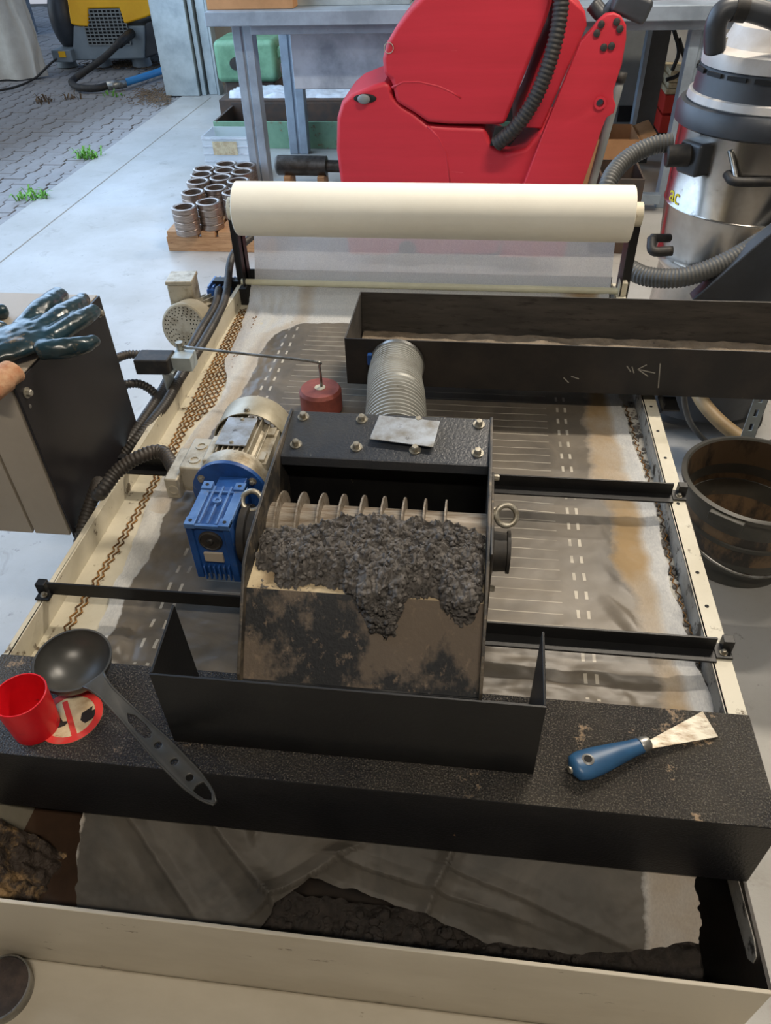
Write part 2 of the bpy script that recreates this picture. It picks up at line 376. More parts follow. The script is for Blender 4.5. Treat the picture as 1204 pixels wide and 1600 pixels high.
def clear_plastic():
    N = NT('clear_plastic'); N.b.inputs['Base Color'].default_value = lin((225, 232, 238)); N.b.inputs['Roughness'].default_value = .15
    t = N.n('ShaderNodeBsdfTransparent'); x = N.n('ShaderNodeMixShader'); x.inputs[0].default_value = .45
    N.l(t.outputs[0], x.inputs[1]); N.l(N.b.outputs[0], x.inputs[2]); N.l(x.outputs[0], N.out.inputs['Surface']); return N.m
M['clear'] = clear_plastic()
def lamp_mat():
    N = NT('lamp_tube'); N.b.inputs['Emission Color'].default_value = (1, .86, .66, 1); N.b.inputs['Emission Strength'].default_value = 4; return N.m
M['lamp'] = lamp_mat()

def concrete():
    N = NT('concrete')
    f = N.ramp(N.noise(1.6, 8, .62), .35, .7)
    c = N.mix(f, lin((160, 158, 153)), lin((180, 179, 177)))
    g = N.ramp(N.noise(7, 8, .7, dist=.6), .58, .72)
    c = N.mix(N.math('MULTIPLY', g, .6), c, lin((128, 120, 110)))
    h = N.ramp(N.noise(17, 8, .75), .61, .68)
    c = N.mix(N.math('MULTIPLY', h, .6), c, lin((96, 90, 84)))
    N.l(c, N.b.inputs['Base Color'])
    N.l(N.math('MULTIPLY_ADD', f, -.16, .5), N.b.inputs['Roughness'])
    N.bump(N.noise(18, 6, .7), .12, .01); return N.m
M['concrete'] = concrete()
M['paver'] = mat('grey_paver', (150, 150, 152), .85, c2=(128, 124, 122), sc=1.3, lo=.35, hi=.7, c3=(104, 98, 92), sc3=30, lo3=.6, hi3=.7, bump=.3, bsc=60, bd=.004)
M['joint'] = mat('paver_joint_soil', (84, 78, 72), .95, c2=(70, 66, 58), sc=9)

def paper_mat(sl_a=(86, 80, 72), sl_b=(118, 109, 96), dry=.80, gloss=-.42):
    """filter fleece: attribute wet = soaked with slurry, ochre = rust halo"""
    N = NT('filter_fleece')
    def attr(n):
        a = N.n('ShaderNodeAttribute'); a.attribute_name = n; return a.outputs['Fac']
    wet, och, ln = attr('wet'), attr('ochre'), attr('lines')
    fib = N.noise(380, 4, .7, N.mapv((1, .35, 1)))
    base = N.mix(N.ramp(fib, .3, .7), lin((210, 211, 213)), lin((240, 240, 238)))
    rag = N.math('ADD', wet, N.math('MULTIPLY', N.math('SUBTRACT', N.noise(16, 7, .7), .5), .5))
    wf = N.ramp(rag, .36, .56)
    sw = N.ramp(N.noise(5, 6, .6, dist=1.4), .35, .7)
    slurry = N.mix(sw, lin(sl_a), lin(sl_b))
    och2 = N.math('ADD', och, N.math('MULTIPLY', N.math('SUBTRACT', N.noise(11, 5, .6), .5), .5))
    c = N.mix(N.ramp(och2, .25, .85), base, lin((188, 160, 120)))
    c = N.mix(wf, c, slurry)
    # prints of the carrier mesh: cross lines every 28 mm and two double rows of dashes
    sx = N.n('ShaderNodeSeparateXYZ'); N.l(N.co, sx.inputs[0])
    wob = N.math('MULTIPLY', N.math('SUBTRACT', N.noise(6, 2, .5), .5), .012)
    yy = N.math('ADD', sx.outputs[1], wob)
    fr = N.math('ABSOLUTE', N.math('SUBTRACT', N.math('FRACT', N.math('DIVIDE', yy, .0277)), .5))
    line = N.math('MULTIPLY', N.math('LESS_THAN', fr, .035), N.math('GREATER_THAN', ln, .6))
    fr2 = N.math('FRACT', N.math('DIVIDE', yy, .047))
    dash = N.math('MULTIPLY', N.math('LESS_THAN', fr2, .42), 1.0)
    xx = N.math('ADD', sx.outputs[0], N.math('MULTIPLY', wob, .6)); tot = None
    for x0 in (-.5365, -.5135, .2085, .2265):
        q = N.math('LESS_THAN', N.math('ABSOLUTE', N.math('SUBTRACT', xx, x0)), .0028)
        tot = q if tot is None else N.math('ADD', tot, q)
    dash = N.math('MULTIPLY', N.math('MULTIPLY', dash, tot), N.math('GREATER_THAN', ln, .15))
    lf = N.math('MULTIPLY', N.math('MINIMUM', N.math('ADD', N.math('MULTIPLY', line, .75), dash), 1.0), N.ramp(N.noise(9, 3, .6), .28, .5))
    c = N.mix(N.math('MULTIPLY', lf, .8), c, lin((196, 188, 172)))
    N.l(c, N.b.inputs['Base Color'])
    N.l(N.math('MULTIPLY_ADD', wf, gloss, .82), N.b.inputs['Roughness'])
    N.l(N.math('MULTIPLY_ADD', wf, .25, .2), N.b.inputs['Specular IOR Level'])
    N.bump(N.math('ADD', N.math('MULTIPLY', N.noise(40, 5, .6), .6), N.math('MULTIPLY', lf, -.5)), .35, .002)
    t = N.n('ShaderNodeBsdfTransparent'); x = N.n('ShaderNodeMixShader')
    tl = N.n('ShaderNodeBsdfTranslucent'); y = N.n('ShaderNodeMixShader'); N.l(c, tl.inputs[0])
    N.l(N.math('MULTIPLY_ADD', wf, -.38, .40), y.inputs[0]); N.l(N.b.outputs[0], y.inputs[1]); N.l(tl.outputs[0], y.inputs[2])
    N.l(N.math('MULTIPLY_ADD', wf, 1 - dry, dry), x.inputs[0])
    N.l(t.outputs[0], x.inputs[1]); N.l(y.outputs[0], x.inputs[2]); N.l(x.outputs[0], N.out.inputs['Surface'])
    return N.m
M['paper'] = paper_mat()
M['paper_sludged_shaded'] = paper_mat((62, 59, 54), (90, 84, 76), .97, -.2)  # darker copy for the drape: sludge coat, with bin shade put into the colour

# ================================================================ SETTING
struct(MB().box(-3.16, 4.6, -3.0, 8.9, -.12, 0).build('floor', M['concrete'], smooth=0))
struct(MB().box(-14, -3.165, -3.0, 16.5, -.14, -.045).build('trim_1', M['joint'], smooth=0))['label'] = 'soil bed under the yard pavers'
struct(MB().box(-3.2, 4.6, 8.9, 9.05, -.1, 4.6).build('wall_back', M['wallpaint'], smooth=0))
struct(MB().box(4.6, 4.75, -3.0, 9.05, -.1, 4.6).build('wall_right', M['wallpaint'], smooth=0))
struct(MB().box(-3.2, 4.75, -3.15, -3.0, -.1, 4.6).build('wall_front', M['wallpaint'], smooth=0))
struct(MB().box(-3.3, -3.12, -3.1, .2, -.1, 4.6).box(-3.3, -3.12, .2, 8.95, 3.9, 4.6).build('wall_left', M['wallpaint'], smooth=0))
struct(MB().box(-3.3, 4.75, -3.15, 9.05, 4.6, 4.7).build('ceiling', M['ceilpaint'], smooth=0))
# saw-cut line and door sill along the threshold
struct(MB().box(-2.84, -2.83, -3.0, 8.3, .0, .0015).build('trim_2', mat('joint_filler', (140, 134, 124), .8), smooth=0))['label'] = 'dark saw cut running along the door threshold'
# galvanised door column with track channels
cl = struct(MB().box(-3.33, -2.97, 8.36, 8.62, 0, 4.5).build('trim_3', M['galv'], bevel=.008)); cl['label'] = 'galvanised steel column beside the open door'
for x0, x1, y0 in ((-2.955, -2.91, 8.40), (-2.89, -2.80, 8.44), (-2.785, -2.76, 8.40)):
    MB().box(x0, x1, y0, y0 + .14, .0, 4.4).build('track_channel', M['galv'], cl, bevel=.004)
struct(MB().box(-10.5, -6.9, 12.5, 12.7, 0, 2.6).build('wall_yard', M['farwall'], smooth=0))
for k in range(12):
    MB().box(-10.5, -6.9, 12.485, 12.5, .03 + k * .2, .215 + k * .2).build('plank', M['farwall'], bpy.data.objects['wall_yard'], bevel=.006)

# interlocking yard pavers, zigzag long edges
def paver_poly(L, W):
    a = .030; p = []
    for i, s_ in ((0, 0), (.25, 0), (.36, 1), (.64, 1), (.75, 0), (1, 0)): p.append((i * L, (a if s_ else 0)))
    top = [(i * L, W + a * s_) for i, s_ in ((1, 1), (.86, 1), (.75, 0), (.25, 0), (.14, 1), (0, 1))]
    return p + top
PL, PW = .245, .145; pav = paver_poly(PL - .009, PW - .009)
def paver_mesh():
    mb = MB().prism(pav, (-PL / 2, -PW / 2, -.05), (1, 0, 0), (0, 1, 0), (0, 0, .05))
    o = mb.build('paver_stone', M['paver'], smooth=0, bevel=.005, seg=1); return o
yard = bpy.data.objects['trim_1']
cells = []
th = math.radians(90); cu_, su_ = math.cos(th), math.sin(th)
for i in range(-75, 75):
    for j in range(-110, 110):
        u = i * PL + (PL / 2 if j % 2 else 0); v = j * PW
        x = -3.6 + u * cu_ - v * su_; y = 7.0 + u * su_ + v * cu_
        if -12.0 < x < -3.05 and 2.2 < y < 15.8:
            c_ = Vector((x, y, 0)) - CAM; zc = c_.dot(RZ)
            px = 602 + F * c_.dot(RX) / zc; py = 800 + F * c_.dot(RY) / zc
            if -260 < px < 330 and -120 < py < 480: cells.append((c_.length, x, y, px, py))
cells.sort()
seen = [c for c in cells if -15 < c[3] < 300 and -15 < c[4] < 400]
near = seen[:300]; ns = set(near)
base = paver_mesh(); bmesh_data = base.data; first = True
for k, c in enumerate(near):
    o = base if k == 0 else base.copy()
    if k: COL.objects.link(o)
    o.parent = yard; o.location = (c[1], c[2], -.012 + random.uniform(-.004, .004)); o.rotation_euler = (random.uniform(-.008, .008), random.uniform(-.008, .008), th)
mb = MB()
for c in cells:
    if c in ns: continue
    u = Vector((cu_, su_, 0)); v = Vector((-su_, cu_, 0))
    o_ = Vector((c[1], c[2], -.062 + random.uniform(-.004, .003))) - u * PL / 2 - v * PW / 2
    mb.prism(pav, o_, u, v, (0, 0, .05))
mb.build('paver_field', M['paver'], yard, smooth=0, recalc=False)['kind'] = 'stuff'

# ceiling lamps (real fixtures with their own warm light)
for k, (x, y, z) in enumerate(LAMPS):
    lp = thing('ceiling_lamp', LAMPN[k], 'lamp', (x, y, z))
    MB().box(x - .62, x + .62, y - .09, y + .09, z + .01, z + .07).build('housing', M['vac_grey'], lp, bevel=.005)
    MB().box(x - .6, x + .6, y - .07, y + .07, z - .004, z + .01).build('diffuser', M['lamp'], lp)
    for dx in (-.5, .5): MB().cyl((x + dx, y, z + .07), (x + dx, y, 4.6), .005, n=8).build('suspension', M['steel'], lp)
    area('hall_lamp_light', (x, y, z - .02), (x, y, 0), 1.2, .16, LAMPW[k], (1, .89, .74))

# ================================================================ FILTER BED
ZR, ZT = .75, .70
bed = thing('filter_bed', 'long cream steel band filter bed standing in the middle of the hall', 'filter machine', (-.15, 1.3, 0))
# left side wall with folded rim, right side wall with flat flange
MB().box(-.727, -.722, .60, 2.2, .35, ZR).box(-.727, -.722, .376, .60, .35, .597).box(-.735, -.722, .68, 2.2, ZR - .004, ZR).build('side_wall', M['cream'], bed, bevel=.0012)
MB().box(.398, .403, .60, 2.2, .35, ZR).box(.425, .430, .6, 2.2, .60, ZR - .004).build('side_wall', M['cream_dirty'], bed, bevel=.0012)
MB().box(.398, .430, .68, 2.2, ZR - .004, ZR).build('rim_flange', M['cream'], bed, bevel=.001)
MB().box(-.722, .398, .69, 2.2, ZT - .012, ZT - .006).build('bed_floor', M['cream'], bed, smooth=0)
MB().box(-.722, -.60, .70, 2.13, ZT - .006, ZT).build('left_gutter', M['cream'], bed, smooth=0)
MB().box(.36, .398, .70, 2.13, ZT - .006, ZT).build('right_gutter', M['cream_dirty'], bed, smooth=0)
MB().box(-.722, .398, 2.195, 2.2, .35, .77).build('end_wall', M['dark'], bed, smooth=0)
fl = MB().box(.428, .4305, .68, 2.2, ZR - .02, ZR - .004); fl.build('flange_edge', M['cream'], bed)
for y in (.9, .98, 1.17, 1.32, 1.42, 1.52): MB().cyl((.4145, y, ZR - .001), (.4145, y, ZR + .0006), .0035, n=12).build('rivet_hole', M['dark'], bed)
# legs down to the hall floor
for x in (-.69, .37):
    for y in (.45, 2.12): MB().box(x - .025, x + .025, y - .025, y + .025, 0, .36).build('leg', M['cream'], bed, bevel=.003)
# roller shelf at the end carrying the paper roll
RY0, RZ0, RR = 2.15, .971, .074
for sx, x in ((-1, -.722), (1, .425)):
    br = MB().obox((x, RY0 + .012, .845), (1, 0, 0), (0, 1, 0), (0, .02, 1), .03, .05, .24).build('roll_support', M['black'], bed, bevel=.002)
    MB().obox((x - sx * .013, RY0 - .018, .845), (1, 0, 0), (0, 1, 0), (0, .02, 1), .004, .045, .22).build('angle_flange', M['black'], br, bevel=.001)
MB().cyl((-.735, RY0, RZ0 + .0), (.440, RY0, RZ0), .021, n=24).build('roll_shaft', M['rod'], bed)
for x in (-.732, .414): MB().lathe([(.017, 0), (.032, 0), (.032, .024), (.017, .024)], (x, RY0, RZ0), (1, 0, 0), 28).build('shaft_collar', M['cream'], bed, bevel=.002)
MB().cyl((-.722, 2.13, .757), (.41, 2.13, .757), .0095, n=20).build('guide_rod', M['rod'], bed)
MB().box(.408, .43, 2.11, 2.145, ZR, .79).build('rod_holder', M['cream'], bed, bevel=.002)
MB().box(-.722, -.70, 2.09, 2.15, .69, .752).build('rod_holder', M['dark'], bed, bevel=.002)
# collecting bin at the near end
ZB = .597
bn = MB().box(-.9, .428, .371, .377, .35, ZB).build('bin_front', M['cream_front'], bed, bevel=.0015)
MB().box(-.9, .428, .377, .70, .345, .35).box(-.9, .403, .69, .694, .35, .70).build('bin_inside', M['tank_in'], bed, smooth=0)
MB().box(.424, .429, .377, .69, .35, ZB).build('bin_side', M['tank_in'], bed, smooth=0)
MB().box(-.9, -.894, .371, .69, .35, ZB).build('bin_side', M['cream_front'], bed, smooth=0)
sp = [A(x, y, X=.4225) for x, y in ((1134, 1366), (1152, 1372), (1166, 1425), (1178, 1470), (1181, 1495), (1176, 1505), (1168, 1498), (1160, 1470), (1150, 1430))]
MB().prism([(p.y, p.z) for p in sp], (.4235, 0, 0), (0, 1, 0), (0, 0, 1), (-.0015, 0, 0)).build('slot_strip', M['cream_dirty'], bed)
MB().box(-1.05, .75, .02, .371, .33, .37).build('front_ledge', M['cream_front'], bed, bevel=.006)
MB().box(-1.0, .7, .06, .369, .0, .33).build('ledge_base', M['cream_front'], bed, smooth=0)
# crust on the left bin wall and rim: dried mud
def crustf(u, v):
    x = -.78 + .16 * u; y = .379 + .125 * v
    return (x, y, .605 - .16 * u ** 1.5 + .02 * fbm(x * 20, y * 20, 3) + .02 * fbm(x * 60, y * 60, 9))
tag(MB().grid(crustf, 50, 40).build('mud_crust', M['crust'], smooth=180), 'dried black and tan mud crust in the left end of the bin', 'mud', kind='stuff')
tag(MB().box(-.72, -.44, .379, .68, .44, .470).build('rusty_water', M['brown_water'], smooth=0), 'dark brown dirty water in the left of the front bin', 'water', kind='stuff')
# wet clumps of sludge in the bin
def blobs(mb, n, xr, yr, zf, r0, r1):
    for _ in range(n):
        x = random.uniform(*xr); y = random.uniform(*yr); r = random.uniform(r0, r1)
        z = zf(x, y)
        if z is None: continue
        c = Vector((x, y, z)); a = len(mb.v); mb.ball(c, r, 7, 5, (random.uniform(.7, 1.4), random.uniform(.7, 1.3), random.uniform(.6, 1)))
        for i in range(a, len(mb.v)):
            d = mb.v[i] - c; mb.v[i] = c + d * (1 + .35 * noise.noise(mb.v[i] * 160))
def binz(x, y): return .448 + .02 * fbm(x * 14, y * 14) + .012 * fbm(x * 60, y * 60, 5)
mb = MB().grid(lambda u, v: (-.37 + .755 * u, .378 + .1 * v, binz(-.37 + .755 * u, .378 + .1 * v) + .012), 150, 24)
blobs(mb, 300, (-.35, .22), (.385, .46), lambda x, y: binz(x, y) + .012, .003, .009)
tag(mb.build('bin_sludge', M['sludge_wet'], smooth=180), 'crumbly black sludge lying in the front bin behind the cream wall', 'sludge', kind='stuff')

# ================================================================ FILTER PAPER
LE = [(.6, -.60), (.77, -.625), (.92, -.64), (1.17, -.665), (1.39, -.652), (1.55, -.625), (1.63, -.634), (1.72, -.668), (1.83, -.672), (2.0, -.685), (2.13, -.69)]
RE = [(.6, .40), (.74, .397), (.84, .388), (1.0, .378), (1.09, .381), (1.2, .385), (1.42, .37), (1.65, .362), (2.13, .385)]
WL = [(.6, -.60), (.77, -.60), (.92, -.605), (1.05, -.61), (1.2, -.622), (1.48, -.594), (1.63, -.578), (1.9, -.575), (1.98, -.50)]
WR = [(.6, .36), (.84, .335), (1.0, .315), (1.2, .30), (1.42, .287), (1.65, .30), (1.95, .30)]
def paper_z(x, y):
    le, re = interp(LE, y), interp(RE, y)
    z = ZT + .0035
    z += .0045 * math.exp(-((x - le) / .05) ** 2) + .006 * math.exp(-((x - re) / .03) ** 2)
    # diagonal folds towards the right edge and rumpled near the cover box
    a = sstep(.22, .30, x)
    d = (x * .8 + y * .6)
    z += a * .011 * max(0, fbm((x * .75 + y * .5) * 17, (x * .5 - y * .75) * 4, 2, 3)) * (1.3 - .4 * y)
    b = 1 - sstep(.74, .92, y)
    z += b * (.006 * fbm(x * 9, y * 22, 7, 4) + .004)
    c = (1 - sstep(-.56, -.50, x))
    z += c * .006 * fbm(x * 30, y * 12, 11, 4)
    z += .0012 * fbm(x * 12, y * 12, 4, 3)
    if y > 2.02: z += (y - 2.02) * .42
    return z
mb = MB(); NU, NV = 210, 300
mb.grid(lambda u, v: (lambda y: (lambda x: (x, y, paper_z(x, y)))(interp(LE, y) + .004 * fbm(y * 22, 1) + u * (interp(RE, y) + .006 * fbm(y * 18, 5) - interp(LE, y))))(.60 + 1.535 * v), NU, NV)
fp = mb.build('filter_paper', M['paper'], smooth=180, recalc=False)
tag(fp, 'white filter fleece web, soaked grey with slurry, lying in the filter bed', 'filter paper')
def setattr_(me, fn):
    aw = me.attributes.new('wet', 'FLOAT', 'POINT'); ao = me.attributes.new('ochre', 'FLOAT', 'POINT'); al = me.attributes.new('lines', 'FLOAT', 'POINT')
    for i, v in enumerate(me.vertices):
        a, b, c = fn(v.co.x, v.co.y, v.co.z); aw.data[i].value = a; ao.data[i].value = b; al.data[i].value = c
def stains(x, y, z):
    wl = interp(WL, y) + .012 * fbm(y * 12, 3.3); wr = interp(WR, y) + .02 * fbm(y * 9, 8.8)
    far = 1 - sstep(1.96, 2.0, y + .02 * fbm(x * 7, 4))
    wet = sstep(wl - .012, wl + .012, x) * (1 - sstep(wr - .085, wr + .045, x)) * far
    re_ = interp(RE, y); och = sstep(wr - .10, wr + .0, x) * (1 - sstep(re_ - .045, re_ - .012, x + .01 * fbm(y * 14, 6))) * (.72 + .2 * fbm(y * 4, x * 3, 2.2, 2)) + .5 * (1 - sstep(.0, .06, abs(x - wl + .015))) * (1 if y > 1.1 else 0)
    ln = sstep(-.50, -.46, x) * (1 - sstep(.175, .20, x)) * .8 * sstep(.78, .9, y) * far
    ln = max(ln, .3 * far * (1 if y > .72 else 0))
    return wet, min(1, och), ln
setattr_(fp.data, stains)
# sheet coming down from the roll
def hang(u, v):
    x = -.683 + (.388 + .683) * u
    if v < .85:
        t = v / .85; y = 2.225 + (2.142 - 2.225) * t + .006 * math.sin(PI * t); z = .955 + (.762 - .955) * t
    else:
        t = (v - .85) / .15; y = 2.142 - .012 * t; z = .762 - .012 * t
    return (x, y + .003 * fbm(x * 9, z * 5) + .0015 * fbm(x * 30, z * 6), z)
hs = MB().grid(hang, 120, 24).build('hanging_sheet', M['paper'], fp, smooth=180, recalc=False)
setattr_(hs.data, lambda x, y, z: (.0, .0, 0))
# end of the web drooping into the bin
FR = sorted([(A(x, y, z=.475).x, A(x, y, z=.475).y) for x, y in ((150, 1470), (300, 1480), (400, 1462), (450, 1425), (490, 1400), (560, 1414), (640, 1440), (760, 1482), (900, 1502), (1000, 1500), (1062, 1490))])
def crease(x, y, x0, y0, x1, y1, w_):
    """signed-distance ridge along a segment"""
    dx, dy = x1 - x0, y1 - y0; L2 = dx * dx + dy * dy; t_ = max(0, min(1, ((x - x0) * dx + (y - y0) * dy) / L2))
    ex, ey = x - x0 - t_ * dx, y - y0 - t_ * dy; d_ = (dx * ey - dy * ex) / math.sqrt(L2); q_ = math.exp(-(ex * ex + ey * ey) / (w_ * w_ * 4))
    return q_ * (1 - abs(d_) / w_ if abs(d_) < w_ else 0), q_ * (1 if d_ > 0 else -1) * math.exp(-(ex * ex + ey * ey) / (w_ * w_ * 9))
FOLD = [(-.40, .55, -.26, .44, .030, .020), (-.26, .44, -.16, .50, .022, .022), (-.26, .44, -.20, .385, .02, .016), (-.16, .50, .10, .455, .02, .014), (-.50, .52, -.36, .40, .02, .014), (-.02, .45, .02, .54, .02, .014), (.02, .50, .25, .44, .022, .010), (-.32, .60, -.30, .53, .012, .012)]
def drape(u, v):
    x = -.585 + .955 * u + .02 * (1 - u) * v + .012 * fbm(v * 4, 3)
    yf = interp(FR, x) + .004 * fbm(x * 25, 4)
    y = .60 - (.60 - yf) * v
    g = (.60 - y) / .215
    z = .602 - .125 * g ** 1.2
    z += g * (.010 * fbm(x * 4 + y * 3, y * 7, 2, 2) + .004 * fbm(x * 18 + y * 10, y * 24 - x * 9, 12, 4)) - .004 * abs(fbm(x * 7 + y * 16, y * 5, 31, 2)) * g
    for x0, y0, x1, y1, w_, h_ in FOLD:
        a, b = crease(x, y, x0, y0, x1, y1, w_); z += h_ * (a * .6 + .28 * b)
    return (x, y, z)
dr = MB().grid(drape, 260, 90).build('draped_end', M['paper_sludged_shaded'], fp, smooth=180, recalc=False)
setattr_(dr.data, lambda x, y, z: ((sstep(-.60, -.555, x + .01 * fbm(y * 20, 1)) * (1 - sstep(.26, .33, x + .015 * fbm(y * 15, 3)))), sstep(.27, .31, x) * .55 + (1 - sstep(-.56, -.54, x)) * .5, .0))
fp.data.materials[0] = M['paper']

# paper roll
t = thing('paper_roll', 'wide roll of clean cream white filter paper on the far end of the bed', 'paper roll', (-.15, RY0, RZ0))
prof = [(.03, 0), (RR - .002, 0), (RR, .002), (RR, 1.114), (RR - .002, 1.116), (.03, 1.116)]
MB().lathe(prof, (-.706, RY0, RZ0), (1, 0, 0), 96).build('wound_paper', M['paper_roll'], t, smooth=40)
MB().lathe([(.022, -.004), (.03, -.004), (.03, 1.12), (.022, 1.12)], (-.706, RY0, RZ0), (1, 0, 0), 32, closed=True).build('core', M['cardboard'], t)

# ================================================================ WOVEN WIRE BELT
t = thing('wire_belt', 'rusty woven wire conveyor belt showing along the left edge of the paper', 'conveyor belt', (-.68, 1.4, ZT))
E0 = [(.74, -.690), (.85, -.688), (1.04, -.682), (1.2, -.682), (1.44, -.694), (1.7, -.703), (2.05, -.712)]
for k in range(7):
    pts = []; n = 0; y = .745 if k < 2 else (1.26 if k < 3 else 1.33 + .03 * k)
    while y < 2.06:
        x = interp(E0, y) + k * .0095 + (.0042 if n % 2 else -.0042)
        pts.append((x, y, ZT + .0012 + (.0022 if n % 2 else .0))); y += .0115; n += 1
    MB().tube(smoothpts(pts, 2), .0018, 6).build('wire', M['wire'], t, smooth=180)
pts = []; n = 0; y = .70
while y < 1.6:
    pts.append((interp(RE, y) + .010 + (.003 if n % 2 else -.003) + .003 * fbm(y * 20, 2), y, ZT + .003 + .002 * (n % 2))); y += .0115; n += 1
MB().tube(pts, .0013, 6).build('wire', M['wire'], t, smooth=180)
pts2 = [(p[0] + .009 + .002 * math.sin(i), p[1], p[2]) for i, p in enumerate(pts) if p[1] < .86]
MB().tube(pts2, .0013, 6).build('wire', M['wire'], t, smooth=180)
# grime swept against the right wall
mb = MB()
blobs(mb, 420, (.384, .397), (.70, 1.62), lambda x, y: ZT + .001 if random.random() < .35 + .5 * fbm(y * 9, 3) or y < .8 else None, .0015, .0055)
tag(mb.build('edge_grime', M['sludge'], smooth=180), 'black grime crumbs along the right wall of the filter bed', 'sludge', kind='stuff')

# ================================================================ BLACK COVER BOX across the near end
BZ = .76
t = thing('cover_box', 'wide black textured steel box lying across the near end of the bed', 'machine cover', (-.15, .6, .603))
mb = MB().box(-.73, .428, .509, .681, .603, BZ); mb.mi[1] = 1; mb.build('shell', [M['black_tex'], M['gritty']], t, bevel=.0025)
st = MB().lathe([(.047, 0), (.047, .0006)], (-.565, .578, BZ), (0, 0, 1), 48).build('warning_sticker', M['sticker_white'], t)
MB().lathe([(.036, 0), (.047, 0), (.047, .0005), (.036, .0005)], (-.565, .578, BZ + .0007), (0, 0, 1), 48, closed=True).build('red_ring', M['sticker_red'], st)
MB().bar((-.585, .602, BZ + .0009), (-.545, .548, BZ + .0009), .008, .0005).build('red_slash', M['sticker_red'], st)
MB().plate([[(-.006, -.012), (.003, -.016), (.010, -.008), (.016, .004), (.012, .012), (.004, .006), (.002, .014), (-.004, .006), (-.009, .0)]], .0004, (-.541, .585, BZ + .0009), (1, 0, 0), (0, 1, 0)).plate([[(-.018, -.004), (-.006, -.010), (.004, -.004), (.006, .004), (-.002, .002), (-.008, .008), (-.016, .003)]], .0004, (-.570, .566, BZ + .0009), (1, 0, 0), (0, 1, 0)).build('hand_symbol', M['sticker_black'], st)

# ================================================================ BLACK CATCH TRAY
t = thing('catch_tray', 'black sheet steel tray with two upright triangular ends on the cover box', 'tray', (-.14, .6, BZ))
MB().box(-.396, .114, .553, .5565, BZ + .001, .9165).build('front_panel', M['black'], t, bevel=.0008)
for x in (-.396, .1105):
    MB().prism([(0, 0), (.105, .0), (.101, .018), (.099, .175), (0, .156)] if 0 else [(0, 0), (.108, 0), (.101, .176), (0, .156)], (x, .5565, BZ + .001), (0, 1, 0), (0, 0, 1), (.0035, 0, 0)).build('side_plate', M['black'], t, bevel=.0008)
MB().box(-.392, .1105, .5565, .666, BZ + .001, BZ + .004).build('bottom_sheet', M['black'], t, bevel=.0008)

# ================================================================ SEPARATOR UNIT
XL, XR = -.325, .037
SEP = t = thing('drum_separator', 'black magnetic drum separator heaped with sludge, standing on crossbars over the bed', 'separator', (-.145, .9, .75))
prof = [(1.135, .955), (.95, .948), (.80, .928), (.768, .915), (.660, .785), (.656, .745), (.70, .745), (.96, .745), (1.135, .745)]
DY, DZ = .915, .858
for x in (XL - .004, XR):
    MB().plate([[(y, z) for y, z in prof]], .005, (x + .002, 0, 0), (0, 1, 0), (0, 0, 1), bev=.0008).build('side_plate', M['plate_dirt'], t)
cv = [(1.132, .953), (1.018, .934)]
MB().hexa([(XL, 1.018, .930), (XR, 1.018, .930), (XR, 1.132, .949), (XL, 1.132, .949), (XL, 1.018, .934), (XR, 1.018, .934), (XR, 1.132, .953), (XL, 1.132, .953)]).hexa([(XL, 1.016, .914), (XR, 1.016, .914), (XR, 1.020, .914), (XL, 1.020, .914), (XL, 1.016, .934), (XR, 1.016, .934), (XR, 1.020, .934), (XL, 1.020, .934)]).build('cover_plate', M['black_cover'], t, bevel=.002)
cp_n = Vector((0, -.165, 1)).normalized()
for x in (-.302, -.194, -.091, .017):
    for y in (1.115, 1.045):
        if (x, y) == (-.091, 1.115): pass
        b = MB(); bolt(b, (x, y, .934 + (y - 1.018) * .1667), cp_n, .0068, .009); b.build('bolt', M['zinc'], t)
MB().box(XL, XR, 1.05, 1.054, .76, .93).box(XL, XR, 1.13, 1.134, .745, .95).build('inner_wall', M['black'], t)
MB().box(XL, XR, .96, 1.134, .745, .75).box(XL, XR, .68, .96, .745, .75).build('base_plate', M['black'], t)
dm = MB().cyl((XL, DY, DZ), (XR, DY, DZ), .043, n=48).build('drum', M['drum'], t)
for k in range(9):
    x = XL + .016 + k * .0345
    MB().lathe([(.042, 0), (.063, .0012), (.063, .0040), (.042, .0052)], (x, DY, DZ), (1, 0, 0), 48).build('drum_disc', M['drum'], dm)
MB().hexa([(XL, .755, .872), (XR, .755, .872), (XR, .874, .884), (XL, .874, .884), (XL, .755, .876), (XR, .755, .876), (XR, .874, .889), (XL, .874, .889)]).build('scraper_shelf', M['shelf'], t, bevel=.001)
MB().hexa([(XL, .672, .760), (XR, .672, .760), (XR, .757, .872), (XL, .757, .872), (XL, .668, .763), (XR, .668, .763), (XR, .754, .877), (XL, .754, .877)]).build('chute', M['chute'], t, bevel=.001)
MB().box(XL, XR, .666, .672, .748, .764).build('chute_lip', M['black'], t, bevel=.001)
# cross bars with clamps on the bed rims
def xbar(x0, x1, y, hook, lshape=True):
    m_ = MB().box(min(x0, x1), max(x0, x1), y - .002, y + .002, ZR + .002, ZR + .030)
    if lshape: m_.box(min(x0, x1), max(x0, x1), y - .026, y + .002, ZR + .0, ZR + .004)
    b = m_.build('support_bar', M['black'], t, bevel=.0008)
    s_ = 1 if x1 > x0 else -1
    c = MB().box(hook - .013, hook + .013, y - .018, y + .012, ZR + .001, ZR + .005).box(hook - .013 * (s_ < 0) - .002, hook + .013 * (s_ > 0) + .002, y - .002, y + .014, ZR + .001, ZR + .024).build('clamp', M['black'], b, bevel=.001)
    bb = MB(); bolt(bb, (hook, y - .008, ZR + .005), (0, 0, 1), .004, .005); bb.build('bolt', M['zinc'], b)
xbar(XR + .005, .405, .805, .418); xbar(XR + .005, .405, 1.195, .418)
